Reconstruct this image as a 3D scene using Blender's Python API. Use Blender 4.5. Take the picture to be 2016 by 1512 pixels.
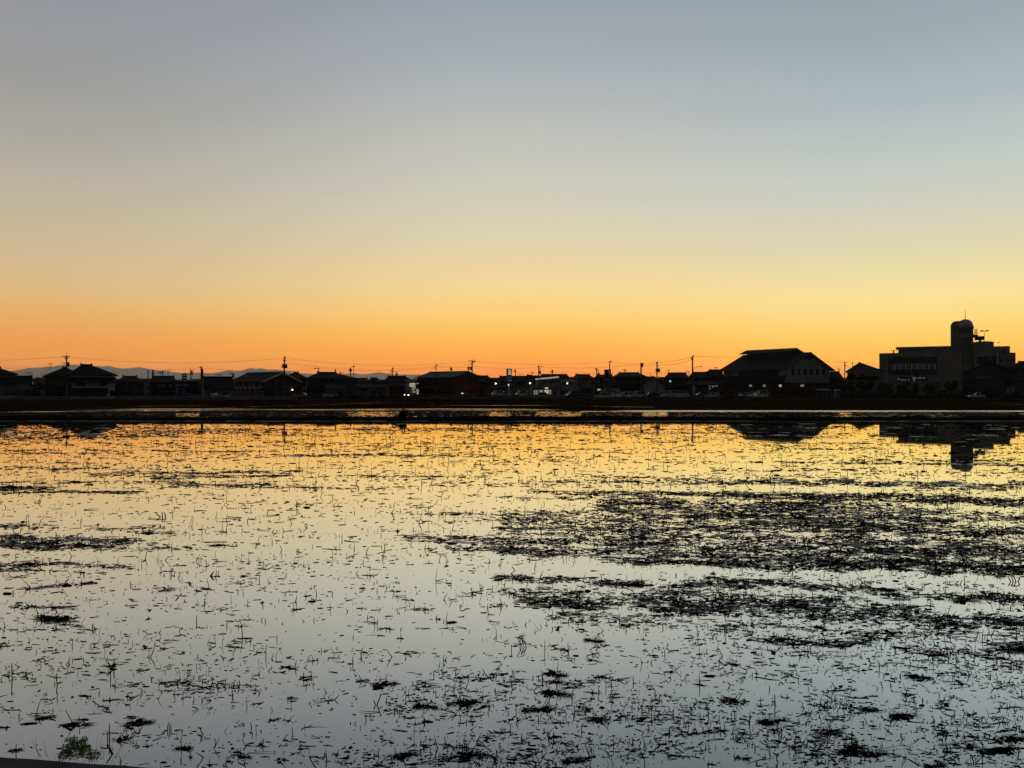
import bpy, math, random
import numpy as np
from mathutils import Vector, Matrix, noise as mnoise
random.seed(7); rng = np.random.default_rng(11)
for o in list(bpy.data.objects): bpy.data.objects.remove(o)
C = bpy.context.scene.collection
S = bpy.context.scene
R = math.radians
F = 1523.0; HOR = 763.0; H = 3.0; G = 0.30; HAZE_DENSITY = 4.2e-5; HAZE_TOP = 600.0; HAZE_FAR = 22000.0      # focal length in photo pixels, horizon row, eye height, land level

# ------------------------------------------------------------------ camera
cam = bpy.data.objects.new('camera', bpy.data.cameras.new('camera')); C.objects.link(cam)
cam.location = (0, 0, H); cam.rotation_euler = (R(90), 0, 0)
cam.data.sensor_width = 36; cam.data.lens = 36 * F / 2016
cam.data.shift_y = (HOR - 756) / 2016
cam.data.clip_start = 0.1; cam.data.clip_end = 80000
S.camera = cam
S.view_settings.view_transform = 'Standard'; S.view_settings.look = 'None'
S.view_settings.exposure = 0; S.view_settings.gamma = 1

# ------------------------------------------------------------------ sky
def lin(c):
    return tuple(((v/255)/12.92 if v/255 <= .04045 else ((v/255+.055)/1.055)**2.4) for v in c) + (1,)
world = bpy.data.worlds.new('World'); S.world = world; world.use_nodes = True
wt = world.node_tree; wt.nodes.clear()
def wn(t, **k):
    n = wt.nodes.new(t)
    for a, b in k.items(): setattr(n, a, b)
    return n
def wm(op, a, b=None, c=None):
    n = wn('ShaderNodeMath', operation=op)
    for i, v in enumerate((a, b, c)):
        if v is None: continue
        if isinstance(v, (int, float)): n.inputs[i].default_value = v
        else: wt.links.new(v, n.inputs[i])
    return n.outputs[0]
tc = wn('ShaderNodeTexCoord'); sx = wn('ShaderNodeSeparateXYZ')
nv = wn('ShaderNodeVectorMath', operation='NORMALIZE'); wt.links.new(tc.outputs['Generated'], nv.inputs[0])
wt.links.new(nv.outputs[0], sx.inputs[0])
X_, Y_, Z_ = sx.outputs
hl = wm('SQRT', wm('ADD', wm('MULTIPLY', X_, X_), wm('ADD', wm('MULTIPLY', Y_, Y_), 1e-6)))
az = wm('DIVIDE', X_, hl)                      # sine of the azimuth, + to the right (where the sun went down)
fr = wm('DIVIDE', Y_, hl)
def ramp(stops):
    n = wn('ShaderNodeValToRGB'); cr = n.color_ramp; cr.interpolation = 'LINEAR'
    for i, (p, c) in enumerate(stops):
        e = cr.elements[i] if i < 2 else cr.elements.new(p)
        e.position = p; e.color = lin(c)
    wt.links.new(Z_, n.inputs[0]); return n.outputs[0]
def zz(y): return math.sin(math.atan((HOR - y) / F))
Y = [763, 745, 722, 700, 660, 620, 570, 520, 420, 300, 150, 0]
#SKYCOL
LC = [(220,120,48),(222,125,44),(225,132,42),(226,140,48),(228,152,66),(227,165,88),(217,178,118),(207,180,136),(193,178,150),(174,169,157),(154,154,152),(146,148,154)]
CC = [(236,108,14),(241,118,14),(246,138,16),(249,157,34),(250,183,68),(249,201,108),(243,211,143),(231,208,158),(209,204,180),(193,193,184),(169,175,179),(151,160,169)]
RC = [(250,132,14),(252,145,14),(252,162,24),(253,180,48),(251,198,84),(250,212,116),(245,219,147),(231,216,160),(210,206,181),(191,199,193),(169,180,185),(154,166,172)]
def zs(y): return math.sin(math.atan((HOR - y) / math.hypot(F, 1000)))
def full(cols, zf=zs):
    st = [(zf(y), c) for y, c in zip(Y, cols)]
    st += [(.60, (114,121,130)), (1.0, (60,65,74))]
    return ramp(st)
rl, rc, rr = full(LC), full(CC, zz), full(RC)
def mix(f, a, b):
    n = wn('ShaderNodeMix', data_type='RGBA')
    wt.links.new(f, n.inputs[0]); 
    for v, s in ((a, n.inputs[6]), (b, n.inputs[7])):
        if isinstance(v, tuple): s.default_value = v
        else: wt.links.new(v, s)
    return n.outputs[2]
def sstep(v, a, b):
    n = wn('ShaderNodeMapRange', interpolation_type='SMOOTHSTEP')
    wt.links.new(v, n.inputs[0]); n.inputs[1].default_value = a; n.inputs[2].default_value = b
    return n.outputs[0]
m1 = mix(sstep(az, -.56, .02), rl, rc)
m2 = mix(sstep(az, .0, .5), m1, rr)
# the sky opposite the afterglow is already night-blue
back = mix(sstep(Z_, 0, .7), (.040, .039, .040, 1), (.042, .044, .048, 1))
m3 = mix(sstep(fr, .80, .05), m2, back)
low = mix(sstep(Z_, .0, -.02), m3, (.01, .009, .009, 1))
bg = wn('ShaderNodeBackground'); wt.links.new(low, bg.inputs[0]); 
# the air (haze box) swallows part of the horizon glow on its long path: the glow behind it is that much stronger
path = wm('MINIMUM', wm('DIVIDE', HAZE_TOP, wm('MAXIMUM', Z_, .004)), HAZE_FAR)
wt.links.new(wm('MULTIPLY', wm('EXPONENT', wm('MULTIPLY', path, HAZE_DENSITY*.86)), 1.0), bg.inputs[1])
# faint physical twilight sky on top
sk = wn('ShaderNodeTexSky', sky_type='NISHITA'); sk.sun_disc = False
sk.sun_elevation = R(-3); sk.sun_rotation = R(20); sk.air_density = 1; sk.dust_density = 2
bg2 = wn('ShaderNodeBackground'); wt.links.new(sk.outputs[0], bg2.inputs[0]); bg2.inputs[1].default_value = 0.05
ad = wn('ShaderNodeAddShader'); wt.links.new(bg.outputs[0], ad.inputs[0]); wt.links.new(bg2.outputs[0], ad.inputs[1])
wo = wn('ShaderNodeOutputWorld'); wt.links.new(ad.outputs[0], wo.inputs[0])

# ------------------------------------------------------------------ materials
MATS = {}
def mat(name, col, rough=.7, var=.35, scale=1.0, spec=.3, metal=0, emit=0, bump=0):
    m = bpy.data.materials.new(name); m.use_nodes = True; nt = m.node_tree
    b = nt.nodes['Principled BSDF']; b.inputs['Roughness'].default_value = rough
    b.inputs['Specular IOR Level'].default_value = spec; b.inputs['Metallic'].default_value = metal
    c = tuple(col) + (1,)
    tcn = nt.nodes.new('ShaderNodeTexCoord'); no = nt.nodes.new('ShaderNodeTexNoise')
    no.inputs['Scale'].default_value = scale; no.inputs['Detail'].default_value = 6
    nt.links.new(tcn.outputs['Object'], no.inputs['Vector'])
    cr = nt.nodes.new('ShaderNodeValToRGB')
    cr.color_ramp.elements[0].position = .3; cr.color_ramp.elements[1].position = .7
    cr.color_ramp.elements[0].color = tuple(v*(1-var) for v in col) + (1,)
    cr.color_ramp.elements[1].color = tuple(min(1, v*(1+var)) for v in col) + (1,)
    nt.links.new(no.outputs[0], cr.inputs[0]); nt.links.new(cr.outputs[0], b.inputs['Base Color'])
    if bump:
        bp = nt.nodes.new('ShaderNodeBump'); bp.inputs['Strength'].default_value = bump
        nt.links.new(no.outputs[0], bp.inputs['Height']); nt.links.new(bp.outputs[0], b.inputs['Normal'])
    if emit:
        b.inputs['Emission Color'].default_value = c; b.inputs['Emission Strength'].default_value = emit
    MATS[name] = m; return m
mat('tile', (.016,.017,.021), .8, .3, 2, .06)
mat('tile_brown', (.018,.015,.014), .8, .3, 2, .06)
mat('metal_roof', (.05,.055,.055), .7, .15, .3, .12)
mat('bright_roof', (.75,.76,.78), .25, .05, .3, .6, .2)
mat('wall_dark', (.085,.08,.076), .9, .3, .6, .1)
mat('wall_mid', (.20,.195,.19), .9, .25, .6, .1)
mat('wall_pale', (.35,.34,.34), .9, .15, .6, .1)
mat('wall_white', (.66,.66,.67), .85, .1, .6, .1)
mat('wall_brick', (.15,.052,.036), .9, .3, .8, .1)
mat('wall_wood', (.055,.04,.032), .9, .3, .8, .1)
mat('wall_concrete', (.27,.255,.235), .9, .18, .25, .1)
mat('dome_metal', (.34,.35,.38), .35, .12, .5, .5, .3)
mat('frame_white', (.62,.62,.64), .6, .05, 2)
mat('frame_dark', (.02,.02,.022), .5, .1, 2)
mat('glass', (.006,.006,.007), .15, .1, 1, .25)
mat('lit_window', (1.0,.88,.62), .5, .2, 2, .1, 0, .20)
mat('lit_sign', (1.0,.90,.68), .5, .1, 2, .1, 0, .42)
mat('lit_dim', (.9,.86,.78), .5, .1, 2, .1, 0, .16)
mat('lamp_glow', (1.0,.93,.70), .5, .02, 2, .1, 0, 2.6)
mat('lamp_glow_dim', (1.0,.95,.85), .5, .02, 2, .1, 0, .8)
mat('headlight', (1.0,.90,.78), .5, .02, 2, .1, 0, 5)
mat('pole', (.10,.095,.09), .9, .2, 2, .1)
mat('steel', (.12,.12,.125), .5, .2, 2, .4)
mat('wire', (.03,.03,.03), .8, .1, 2, .1)
mat('blue', (.03,.06,.22), .8, .3, 1, .1)
mat('blue_pale', (.10,.13,.24), .8, .3, 1, .1)
mat('red', (.28,.025,.03), .6, .15, 1, .1)
mat('red_dark', (.07,.012,.014), .6, .15, 1, .1)
mat('sign_black', (.02,.02,.024), .6, .15, 1, .1)
mat('white', (.8,.8,.78), .6, .05, 1, .2)
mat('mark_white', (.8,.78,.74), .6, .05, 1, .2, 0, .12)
mat('sign_panel', (.85,.80,.72), .6, .1, 3, .2, 0, .33)
mat('yellow_post', (.22,.19,.09), .8, .2, 1, .1)
mat('rubber', (.015,.015,.015), .8, .1, 1, .1)
for n, c in (('white',(.72,.72,.72)),('silver',(.42,.42,.43)),('black',(.012,.012,.014)),('dark',(.05,.055,.065)),('green',(.50,.56,.46)),('blue',(.10,.14,.20))):
    m = mat('paint_'+n, c, .28, .03, .5, .5)
    m.node_tree.nodes['Principled BSDF'].inputs['Coat Weight'].default_value = 1.0
mat('leaf_dark', (.030,.040,.022), .8, .4, 3, .1)
mat('leaf_green', (.19,.28,.06), .7, .45, 14, .2)
mat('bark', (.05,.042,.035), .9, .3, 4, .1)
mat('dry_grass', (.026,.019,.011), 1, .4, 2, 0)
mat('soil', (.027,.0165,.0085), 1, .45, .12, 0)
mat('dike_soil', (.014,.011,.008), .95, .4, 1.5, .03)
mat('mud', (.011,.0095,.008), .85, .4, 6, .12, bump=.4)
mat('wet_mud', (.010,.009,.008), .42, .4, 6, .28, bump=.5)
mat('straw', (.017,.013,.010), .85, .4, 20, .1)
mat('straw_pale', (.16,.15,.125), .8, .3, 20, .15)
mat('concrete', (.11,.108,.10), .95, .3, 9, .1, bump=.5)
mat('asphalt', (.05,.05,.05), .95, .2, 4, .1)
mat('snow_rock', (.80,.83,.82), .95, .2, .002, .05)

def water_mat(name, rippled):
    m = bpy.data.materials.new(name); m.use_nodes = True; nt = m.node_tree; nt.nodes.clear()
    N = nt.nodes.new; L = nt.links.new
    out = N('ShaderNodeOutputMaterial')
    geo = N('ShaderNodeNewGeometry')
    mp = N('ShaderNodeMapping'); L(geo.outputs['Position'], mp.inputs[0])
    # share of light mirrored by the silty water, raised above nature to brighten reflections
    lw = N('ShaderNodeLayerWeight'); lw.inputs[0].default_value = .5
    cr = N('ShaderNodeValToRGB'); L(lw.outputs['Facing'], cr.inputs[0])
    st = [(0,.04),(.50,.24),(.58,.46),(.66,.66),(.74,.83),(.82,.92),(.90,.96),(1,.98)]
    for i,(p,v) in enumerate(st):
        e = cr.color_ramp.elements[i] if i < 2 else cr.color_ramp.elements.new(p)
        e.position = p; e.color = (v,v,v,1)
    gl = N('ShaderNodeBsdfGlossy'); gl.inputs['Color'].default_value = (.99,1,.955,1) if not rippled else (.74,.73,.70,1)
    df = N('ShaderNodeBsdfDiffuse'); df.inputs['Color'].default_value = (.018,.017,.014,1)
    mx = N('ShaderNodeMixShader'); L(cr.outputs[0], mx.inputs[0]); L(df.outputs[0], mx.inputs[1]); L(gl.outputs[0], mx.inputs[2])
    # ripples
    w1 = N('ShaderNodeTexNoise'); w1.inputs['Scale'].default_value = 2.2 if not rippled else 5; w1.inputs['Detail'].default_value = 3
    mp2 = N('ShaderNodeMapping'); mp2.inputs['Scale'].default_value = (.45, 1, 1); L(geo.outputs['Position'], mp2.inputs[0]); L(mp2.outputs[0], w1.inputs['Vector'])
    bp = N('ShaderNodeBump'); bp.inputs['Distance'].default_value = .01; L(w1.outputs[0], bp.inputs['Height'])
    L(bp.outputs[0], gl.inputs['Normal'])
    # breeze patches, long across the view
    w2 = N('ShaderNodeTexNoise'); w2.inputs['Scale'].default_value = 1; w2.inputs['Detail'].default_value = 4
    mp3 = N('ShaderNodeMapping'); mp3.inputs['Scale'].default_value = (.05, .5, 1) if rippled else (.07, .35, 1)
    L(geo.outputs['Position'], mp3.inputs[0]); L(mp3.outputs[0], w2.inputs['Vector'])
    mr = N('ShaderNodeMapRange'); L(w2.outputs[0], mr.inputs[0])
    if rippled:
        mr.inputs[1].default_value = .38; mr.inputs[2].default_value = .60; mr.inputs[3].default_value = .03; mr.inputs[4].default_value = .16
        bp.inputs['Strength'].default_value = .25
    else:
        mr.inputs[1].default_value = .55; mr.inputs[2].default_value = .8; mr.inputs[3].default_value = .008; mr.inputs[4].default_value = .05
        bp.inputs['Strength'].default_value = .028
    if rippled:                                        # the breeze reaches the open far side
        sp = N('ShaderNodeSeparateXYZ'); L(geo.outputs['Position'], sp.inputs[0])
        def band(sock, lo, hi, v):
            q = N('ShaderNodeMapRange'); q.interpolation_type = 'SMOOTHSTEP'; L(sock, q.inputs[0]); q.inputs[1].default_value = lo; q.inputs[2].default_value = hi; q.inputs[4].default_value = v; return q.outputs[0]
        m4 = N('ShaderNodeMath'); m4.operation = 'MULTIPLY'; L(band(sp.outputs[1], 94.5, 98.0, .26), m4.inputs[0]); L(band(sp.outputs[0], 8, 20, 1), m4.inputs[1])
        m5 = N('ShaderNodeMath'); m5.operation = 'MULTIPLY'; L(band(sp.outputs[1], 92, 94.5, .2), m5.inputs[0]); L(band(sp.outputs[0], -18, -30, 1), m5.inputs[1])
        m6 = N('ShaderNodeMath'); m6.operation = 'MULTIPLY'; L(m5.outputs[0], m6.inputs[0]); L(band(w2.outputs[0], .46, .6, 1), m6.inputs[1]); m5 = m6
        a5 = N('ShaderNodeMath'); a5.operation = 'ADD'; L(m4.outputs[0], a5.inputs[0]); L(m5.outputs[0], a5.inputs[1]); m4 = a5
        a4 = N('ShaderNodeMath'); a4.operation = 'MAXIMUM'; L(mr.outputs[0], a4.inputs[0]); L(m4.outputs[0], a4.inputs[1]); L(a4.outputs[0], gl.inputs['Roughness'])
    else:
        sp = N('ShaderNodeSeparateXYZ'); L(geo.outputs['Position'], sp.inputs[0])
        q = N('ShaderNodeMapRange'); q.interpolation_type = 'SMOOTHSTEP'; L(sp.outputs[1], q.inputs[0]); q.inputs[1].default_value = 15; q.inputs[2].default_value = 50; q.inputs[3].default_value = .006; q.inputs[4].default_value = .017
        a4 = N('ShaderNodeMath'); a4.operation = 'MAXIMUM'; L(mr.outputs[0], a4.inputs[0]); L(q.outputs[0], a4.inputs[1]); L(a4.outputs[0], gl.inputs['Roughness'])
    L(mx.outputs[0], out.inputs[0]); MATS[name] = m
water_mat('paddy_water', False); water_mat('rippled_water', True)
def wet_mat():
    m = MATS['wet_mud']; nt = m.node_tree; L = nt.links.new; b = nt.nodes['Principled BSDF']; out = nt.nodes['Material Output']
    gl = nt.nodes.new('ShaderNodeBsdfGlossy'); gl.inputs['Roughness'].default_value = .38; gl.inputs['Color'].default_value = (1,.98,.95,1)
    no = nt.nodes.new('ShaderNodeTexNoise'); no.inputs['Scale'].default_value = 5; no.inputs['Detail'].default_value = 5
    mr = nt.nodes.new('ShaderNodeMapRange'); L(no.outputs[0], mr.inputs[0]); mr.inputs[1].default_value = .35; mr.inputs[2].default_value = .7; mr.inputs[3].default_value = .08; mr.inputs[4].default_value = .50
    mx = nt.nodes.new('ShaderNodeMixShader'); L(mr.outputs[0], mx.inputs[0]); L(b.outputs[0], mx.inputs[1]); L(gl.outputs[0], mx.inputs[2]); L(mx.outputs[0], out.inputs[0])
wet_mat()

# ------------------------------------------------------------------ mesh helpers
class MB:
    def __init__(s): s.v = []; s.f = []
    def add(s, vs, fs):
        k = len(s.v); s.v += [tuple(v) for v in vs]; s.f += [tuple(i+k for i in f) for f in fs]; return s
    def box(s, x0, x1, y0, y1, z0, z1):
        return s.add([(x0,y0,z0),(x1,y0,z0),(x1,y1,z0),(x0,y1,z0),(x0,y0,z1),(x1,y0,z1),(x1,y1,z1),(x0,y1,z1)],
                     [(0,3,2,1),(4,5,6,7),(0,1,5,4),(1,2,6,5),(2,3,7,6),(3,0,4,7)])
    def tube(s, p, q, r0, r1=None, n=6):
        r1 = r0 if r1 is None else r1
        p = Vector(p); q = Vector(q); d = (q-p).normalized()
        a = d.orthogonal().normalized(); b = d.cross(a)
        vs = [p + (a*math.cos(t)+b*math.sin(t))*r0 for t in [2*math.pi*i/n for i in range(n)]] + \
             [q + (a*math.cos(t)+b*math.sin(t))*r1 for t in [2*math.pi*i/n for i in range(n)]]
        return s.add(vs, [(i,(i+1)%n,n+(i+1)%n,n+i) for i in range(n)] + [tuple(range(n))[::-1], tuple(range(n,2*n))])
    def path(s, pts, r, n=5):
        for a, b in zip(pts[:-1], pts[1:]): s.tube(a, b, r, r, n)
        return s
    def thick(s, vs, fs, t):
        n = len(vs); k = len(s.v)
        s.v += [tuple(v) for v in vs] + [(v[0],v[1],v[2]-t) for v in vs]
        s.f += [tuple(i+k for i in f) for f in fs] + [tuple(i+k+n for i in reversed(f)) for f in fs]
        ed = {}
        for f in fs:
            for a, b in zip(f, f[1:]+f[:1]): ed[(a,b)] = 1
        for (a,b) in ed:
            if (b,a) not in ed: s.f.append((b+k, a+k, a+k+n, b+k+n))
        return s
    def extrude(s, prof, y0, y1):                      # prof: list of (x,z)
        n = len(prof)
        s.add([(x,y0,z) for x,z in prof]+[(x,y1,z) for x,z in prof],
              [tuple(range(n)), tuple(range(2*n-1,n-1,-1))]+[(i,n+i,n+(i+1)%n,(i+1)%n) for i in range(n)])
        return s
    def lathe(s, cx, cy, prof, n=24):
        k = len(s.v)
        for r, z in prof:
            for i in range(n):
                t = 2*math.pi*i/n; s.v.append((cx+r*math.cos(t), cy+r*math.sin(t), z))
        for j in range(len(prof)-1):
            for i in range(n):
                s.f.append((k+j*n+i, k+j*n+(i+1)%n, k+(j+1)*n+(i+1)%n, k+(j+1)*n+i))
        return s
def tag(o, label=None, cat=None, group=None, kind=None):
    if label: o['label'] = label
    if cat: o['category'] = cat
    if group: o['group'] = group
    if kind: o['kind'] = kind
    return o
def link(name, mb, m, parent=None, smooth=False):
    me = bpy.data.meshes.new(name); me.from_pydata(mb.v, [], mb.f); me.materials.append(MATS[m]); me.update()
    if smooth:
        for p in me.polygons: p.use_smooth = True
    o = bpy.data.objects.new(name, me); C.objects.link(o)
    if parent: o.parent = parent
    return o
def link_np(name, V, Fq, m, parent=None):
    me = bpy.data.meshes.new(name); n = len(V); k = Fq.shape[1]; f = len(Fq)
    me.vertices.add(n); me.vertices.foreach_set('co', V.astype(np.float32).ravel())
    me.loops.add(f*k); me.loops.foreach_set('vertex_index', Fq.astype(np.int32).ravel())
    me.polygons.add(f); me.polygons.foreach_set('loop_start', np.arange(0, f*k, k, dtype=np.int32))
    me.update(calc_edges=True); me.materials.append(MATS[m])
    o = bpy.data.objects.new(name, me); C.objects.link(o)
    if parent: o.parent = parent
    return o
def thing(name, label, cat, loc, rot=0, group=None):
    o = bpy.data.objects.new(name, None); C.objects.link(o); o.empty_display_size = .5
    o.location = loc; o.rotation_euler = (0, 0, rot); tag(o, label, cat, group); return o
def X(px, D): return (px-1008)/F*D
def Z(py, D): return H-(py-HOR)/F*D
def DG(py, g=0.0): return (H-g)*F/(py-HOR)
class Fr:                                              # local frame of a building: u right along the front, v away, z up
    def __init__(s, px, D, rot=0.0, g=G):
        s.o = (X(px, D), D); s.r = rot; s.c = math.cos(rot); s.s = math.sin(rot); s.g = g
    def hit(s, px, py, v=0.0):
        k = (px-1008)/F
        # world = o + u*(c,s) + v*(-s,c); x = k*y
        ox = s.o[0]-v*s.s; oy = s.o[1]+v*s.c
        u = (k*oy-ox)/(s.c-k*s.s); D = oy+u*s.s
        return u, Z(py, D)-s.g
    def hitu(s, px, py, u=0.0):
        k = (px-1008)/F
        ox = s.o[0]+u*s.c; oy = s.o[1]+u*s.s
        v = (k*oy-ox)/(-s.s-k*s.c); D = oy+v*s.c
        return v, Z(py, D)-s.g
    def root(s, name, label, cat, group=None):
        return thing(name, label, cat, (s.o[0], s.o[1], s.g), s.r, group)
def window(root, u0, u1, z0, z1, v=0.0, frame='frame_dark', pane='glass', side=0, t=.07):
    m = MB(); p = MB()
    if side == 0:
        m.box(u0-t,u1+t,v-.05,v+.02,z1,z1+t); m.box(u0-t,u1+t,v-.06,v+.02,z0-t,z0)
        m.box(u0-t,u0,v-.05,v+.02,z0,z1); m.box(u1,u1+t,v-.05,v+.02,z0,z1)
        p.box(u0,u1,v-.02,v+.01,z0,z1)
    else:                                             # on the plane u = v(arg), spanning depth u0..u1
        a, b = (v-.02, v+.05)
        m.box(a,b,u0-t,u1+t,z1,z1+t); m.box(a,b+.01,u0-t,u1+t,z0-t,z0)
        m.box(a,b,u0-t,u0,z0,z1); m.box(a,b,u1,u1+t,z0,z1)
        p.box(v-.01,v+.02,u0,u1,z0,z1)
    w = link('window', m, frame, root); link('pane', p, pane, w); return w
def antenna(root, u, v, z, h=1.6):
    m = MB(); m.tube((u,v,z-.3),(u,v,z+h),.05)
    m.tube((u-.9,v,z+h*.9),(u+.9,v,z+h*.9),.04)
    for i in range(5): m.tube((u-.8+i*.4,v-.4,z+h*.9),(u-.8+i*.4,v+.4,z+h*.9),.03)
    m.tube((u-.6,v,z+h*.65),(u+.6,v,z+h*.65),.035)
    link('tv_antenna', m, 'steel', root)
def roof_mb(u0,u1,v0,v1,ze,zr,r0,r1, axis='u', t=.2, cap=True):
    m = MB()
    if axis == 'u':
        vm = (v0+v1)/2
        vs = [(u0,v0,ze),(u1,v0,ze),(u1,v1,ze),(u0,v1,ze),(r0,vm,zr),(r1,vm,zr)]
        m.thick(vs, [(0,1,5,4),(2,3,4,5),(1,2,5),(3,0,4)], t)
        if cap: m.box(r0-.1,r1+.1,vm-.16,vm+.16,zr-.05,zr+.22); m.box(r0-.22,r0+.08,vm-.2,vm+.2,zr-.05,zr+.42); m.box(r1-.08,r1+.22,vm-.2,vm+.2,zr-.05,zr+.42)
    else:
        um = r0
        vs = [(u0,v0,ze),(um,v0,zr),(u1,v0,ze),(u0,v1,ze),(um,v1,zr),(u1,v1,ze)]
        m.thick(vs, [(0,1,4,3),(1,2,5,4)], t)
        if cap: m.box(um-.16,um+.16,v0-.1,v1+.1,zr-.05,zr+.22)
    return m
GRP = 'houses along the far side of the rice field'
def house(label, x0, x1, D, eave, ridge, rx0, rx1, axis='u', dep=9, wall='wall_mid', roof='tile', wins=(), skirt=None,
          rot=None, name='house', cat='house', group=GRP, ov=.6, ant=None, cap=True, wframe='frame_dark', pane='glass', band=None):
    rot = -math.atan((((x0+x1)/2)-1008)/F) if rot is None else rot
    fr = Fr((x0+x1)/2, D, rot); r = fr.root(name, label, cat, group)
    u0, ze = fr.hit(x0, eave, -ov); u1, _ = fr.hit(x1, eave, -ov)
    if axis == 'u':
        r0, zr = fr.hit(rx0, ridge, dep/2); r1, _ = fr.hit(rx1, ridge, dep/2)
        r0 = max(r0, u0); r1 = min(r1, u1)
    else:
        r0, zr = fr.hit(rx0, ridge, -ov); r1 = r0
    link('roof', roof_mb(u0,u1,-ov,dep+ov,ze,zr,r0,r1,axis,cap=cap), roof, r)
    w = MB(); zt = ze-.08; a, b = u0+ov, u1-ov
    w.box(a,b,0,dep,-.1,zt)
    if axis == 'u':
        sl = (zr-ze)/(dep/2+ov)
        if r0 < u0+ov*1.3: w.add([(a,0,zt),(a,dep,zt),(a,dep/2,zr-.2),(a+.3,0,zt),(a+.3,dep,zt),(a+.3,dep/2,zr-.2)], [(0,2,1),(3,4,5),(0,3,5,2),(1,2,5,4)])
        if r1 > u1-ov*1.3: w.add([(b-.3,0,zt),(b-.3,dep,zt),(b-.3,dep/2,zr-.2),(b,0,zt),(b,dep,zt),(b,dep/2,zr-.2)], [(0,2,1),(3,4,5),(0,3,5,2),(1,2,5,4)])
    else:
        kl = (zr-ze)/max(.1,r0-u0)*ov; 
        w.extrude([(a,zt),(b,zt),(r0,zr-.25)], 0.0, dep)
    link('wall', w, wall, r)
    for wd in wins:
        a_, b_ = fr.hit(wd[0], wd[1]); c_, d_ = fr.hit(wd[2], wd[3])
        window(r, a_, c_, min(b_,d_), max(b_,d_), 0, wframe if len(wd) < 5 else wd[4], pane if len(wd) < 6 else wd[5])
    if skirt:                                        # lower tiled roof: (px0, px1, ytop, ybottom, out)
        for (p0,p1,ya,yb,out) in skirt:
            a_, za = fr.hit(p0, ya, 0); c_, _ = fr.hit(p1, ya, 0); e_, zb = fr.hit(p0, yb, -out); g_, _ = fr.hit(p1, yb, -out)
            m = MB(); m.thick([(e_,-out,zb),(g_,-out,zb),(c_,.0,za),(a_,.0,za)], [(0,1,2,3)], .14); link('lower_roof', m, roof, r)
    if band:
        for (p0,ya,p1,yb,mm) in band:
            a_, za = fr.hit(p0, ya, 0); c_, zb = fr.hit(p1, yb, 0)
            link('wall_panel', MB().box(a_,c_,-.09,-.005,min(za,zb),max(za,zb)), mm, r)
    if ant:
        for (p, hh) in ant:
            uu, _ = fr.hit(p, ridge, dep/2); antenna(r, uu, dep/2, zr, hh)
    return r, fr
#SETTING
# ------------------------------------------------------------------ setting
def sheet(name, pts, z, m, kind='structure'):
    mb = MB(); mb.add([(x,y,z) for x,y in pts], [tuple(range(len(pts)))]); o = link(name, mb, m); tag(o, kind=kind); return o
sheet('ground', [(-26000,-300),(26000,-300),(26000,26000),(-26000,26000)], -.45, 'soil')
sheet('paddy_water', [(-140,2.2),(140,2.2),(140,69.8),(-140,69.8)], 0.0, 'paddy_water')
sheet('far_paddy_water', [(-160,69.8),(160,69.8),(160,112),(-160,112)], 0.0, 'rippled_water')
def edge_pts(pl, z):                                  # photo polyline on level z -> world, refined and roughened
    xs = np.array([p[0] for p in pl], float); ys = np.array([p[1] for p in pl], float)
    q = np.linspace(xs[0], xs[-1], 420); y = np.interp(q, xs, ys); out = []
    for a, b in zip(q, y):
        D = DG(b, z); D += .25*mnoise.noise(Vector((a*.05, 3.1, 0))) + .12*mnoise.noise(Vector((a*.3, 7.7, 0)))
        out.append((X(a, D), D))
    return out
bank = edge_pts([(-700,810),(0,809.5),(150,807),(300,803.6),(500,803.4),(700,803.6),(1040,804),(1140,807.4),(2016,808),(2700,808)], 0)
mb = MB(); n = len(bank)
rows = [[(x,y,-.05) for x,y in bank]]
for dd, z in ((.35,.12),(.8,.24),(1.6,G),(6,G+.01),(16,G),(40,G),(120,G),(600,G),(24000,G)):
    rows.append([(x if dd < 500 else x*(1+dd/90), y+dd, z+(.035*mnoise.noise(Vector((x*.6,dd,1))) if dd < 2 else 0)) for x,y in bank])
mb.v = [v for r_ in rows for v in r_]
mb.f = [(j*n+i, j*n+i+1, (j+1)*n+i+1, (j+1)*n+i) for j in range(len(rows)-1) for i in range(n-1)]
tag(link('field_ground', mb, 'soil'), kind='structure')
# dike between the two flooded fields
def ridge_strip(name, x0, x1, prof, m, amp=.05, seed=0, step=.35, px=None):
    """prof: list of (y, z) across; runs along x with an uneven surface; px: optional function x -> y offset"""
    nx = int((x1-x0)/step)+1; v = []; f = []
    for i in range(nx):
        x = x0+(x1-x0)*i/(nx-1); oy = px(x) if px else 0
        for j, (y, z) in enumerate(prof):
            k = 1 if 0 < j < len(prof)-1 else .0
            v.append((x, y+oy+.5*amp*mnoise.noise(Vector((x*.9,j*2.3,seed))), z+k*(amp*mnoise.noise(Vector((x*.8,j*1.7,seed+5)))+.5*amp*mnoise.noise(Vector((x*3.1,j*3.3,seed+9))))))
    P = len(prof)
    for i in range(nx-1):
        for j in range(P-1): f.append((i*P+j,(i+1)*P+j,(i+1)*P+j+1,i*P+j+1))
    mb = MB(); mb.v = v; mb.f = f; return tag(link(name, mb, m), kind='structure')
ridge_strip('dike', -75, 75, [(69.4,-.1),(69.55,.12),(69.8,.24),(70.05,.29),(70.6,.31),(71.1,.30),(71.4,.2),(71.7,-.1)], 'dike_soil', .085, 1)
ridge_strip('mud_ledge', -75, 75, [(65.2,-.06),(65.5,.05),(66.2,.08),(67.2,.07),(68.0,.05),(68.3,-.04)], 'dike_soil', .04, 3)
for xa, xb in ((-47,-27),(-25.5,-7.5),(0.3,22),(29,47)):
    ridge_strip('ditch_water', xa, xb, [(68.25,.012),(68.7,.014),(69.1,.014),(69.45,.012)], 'wet_mud', .006, 8)
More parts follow.
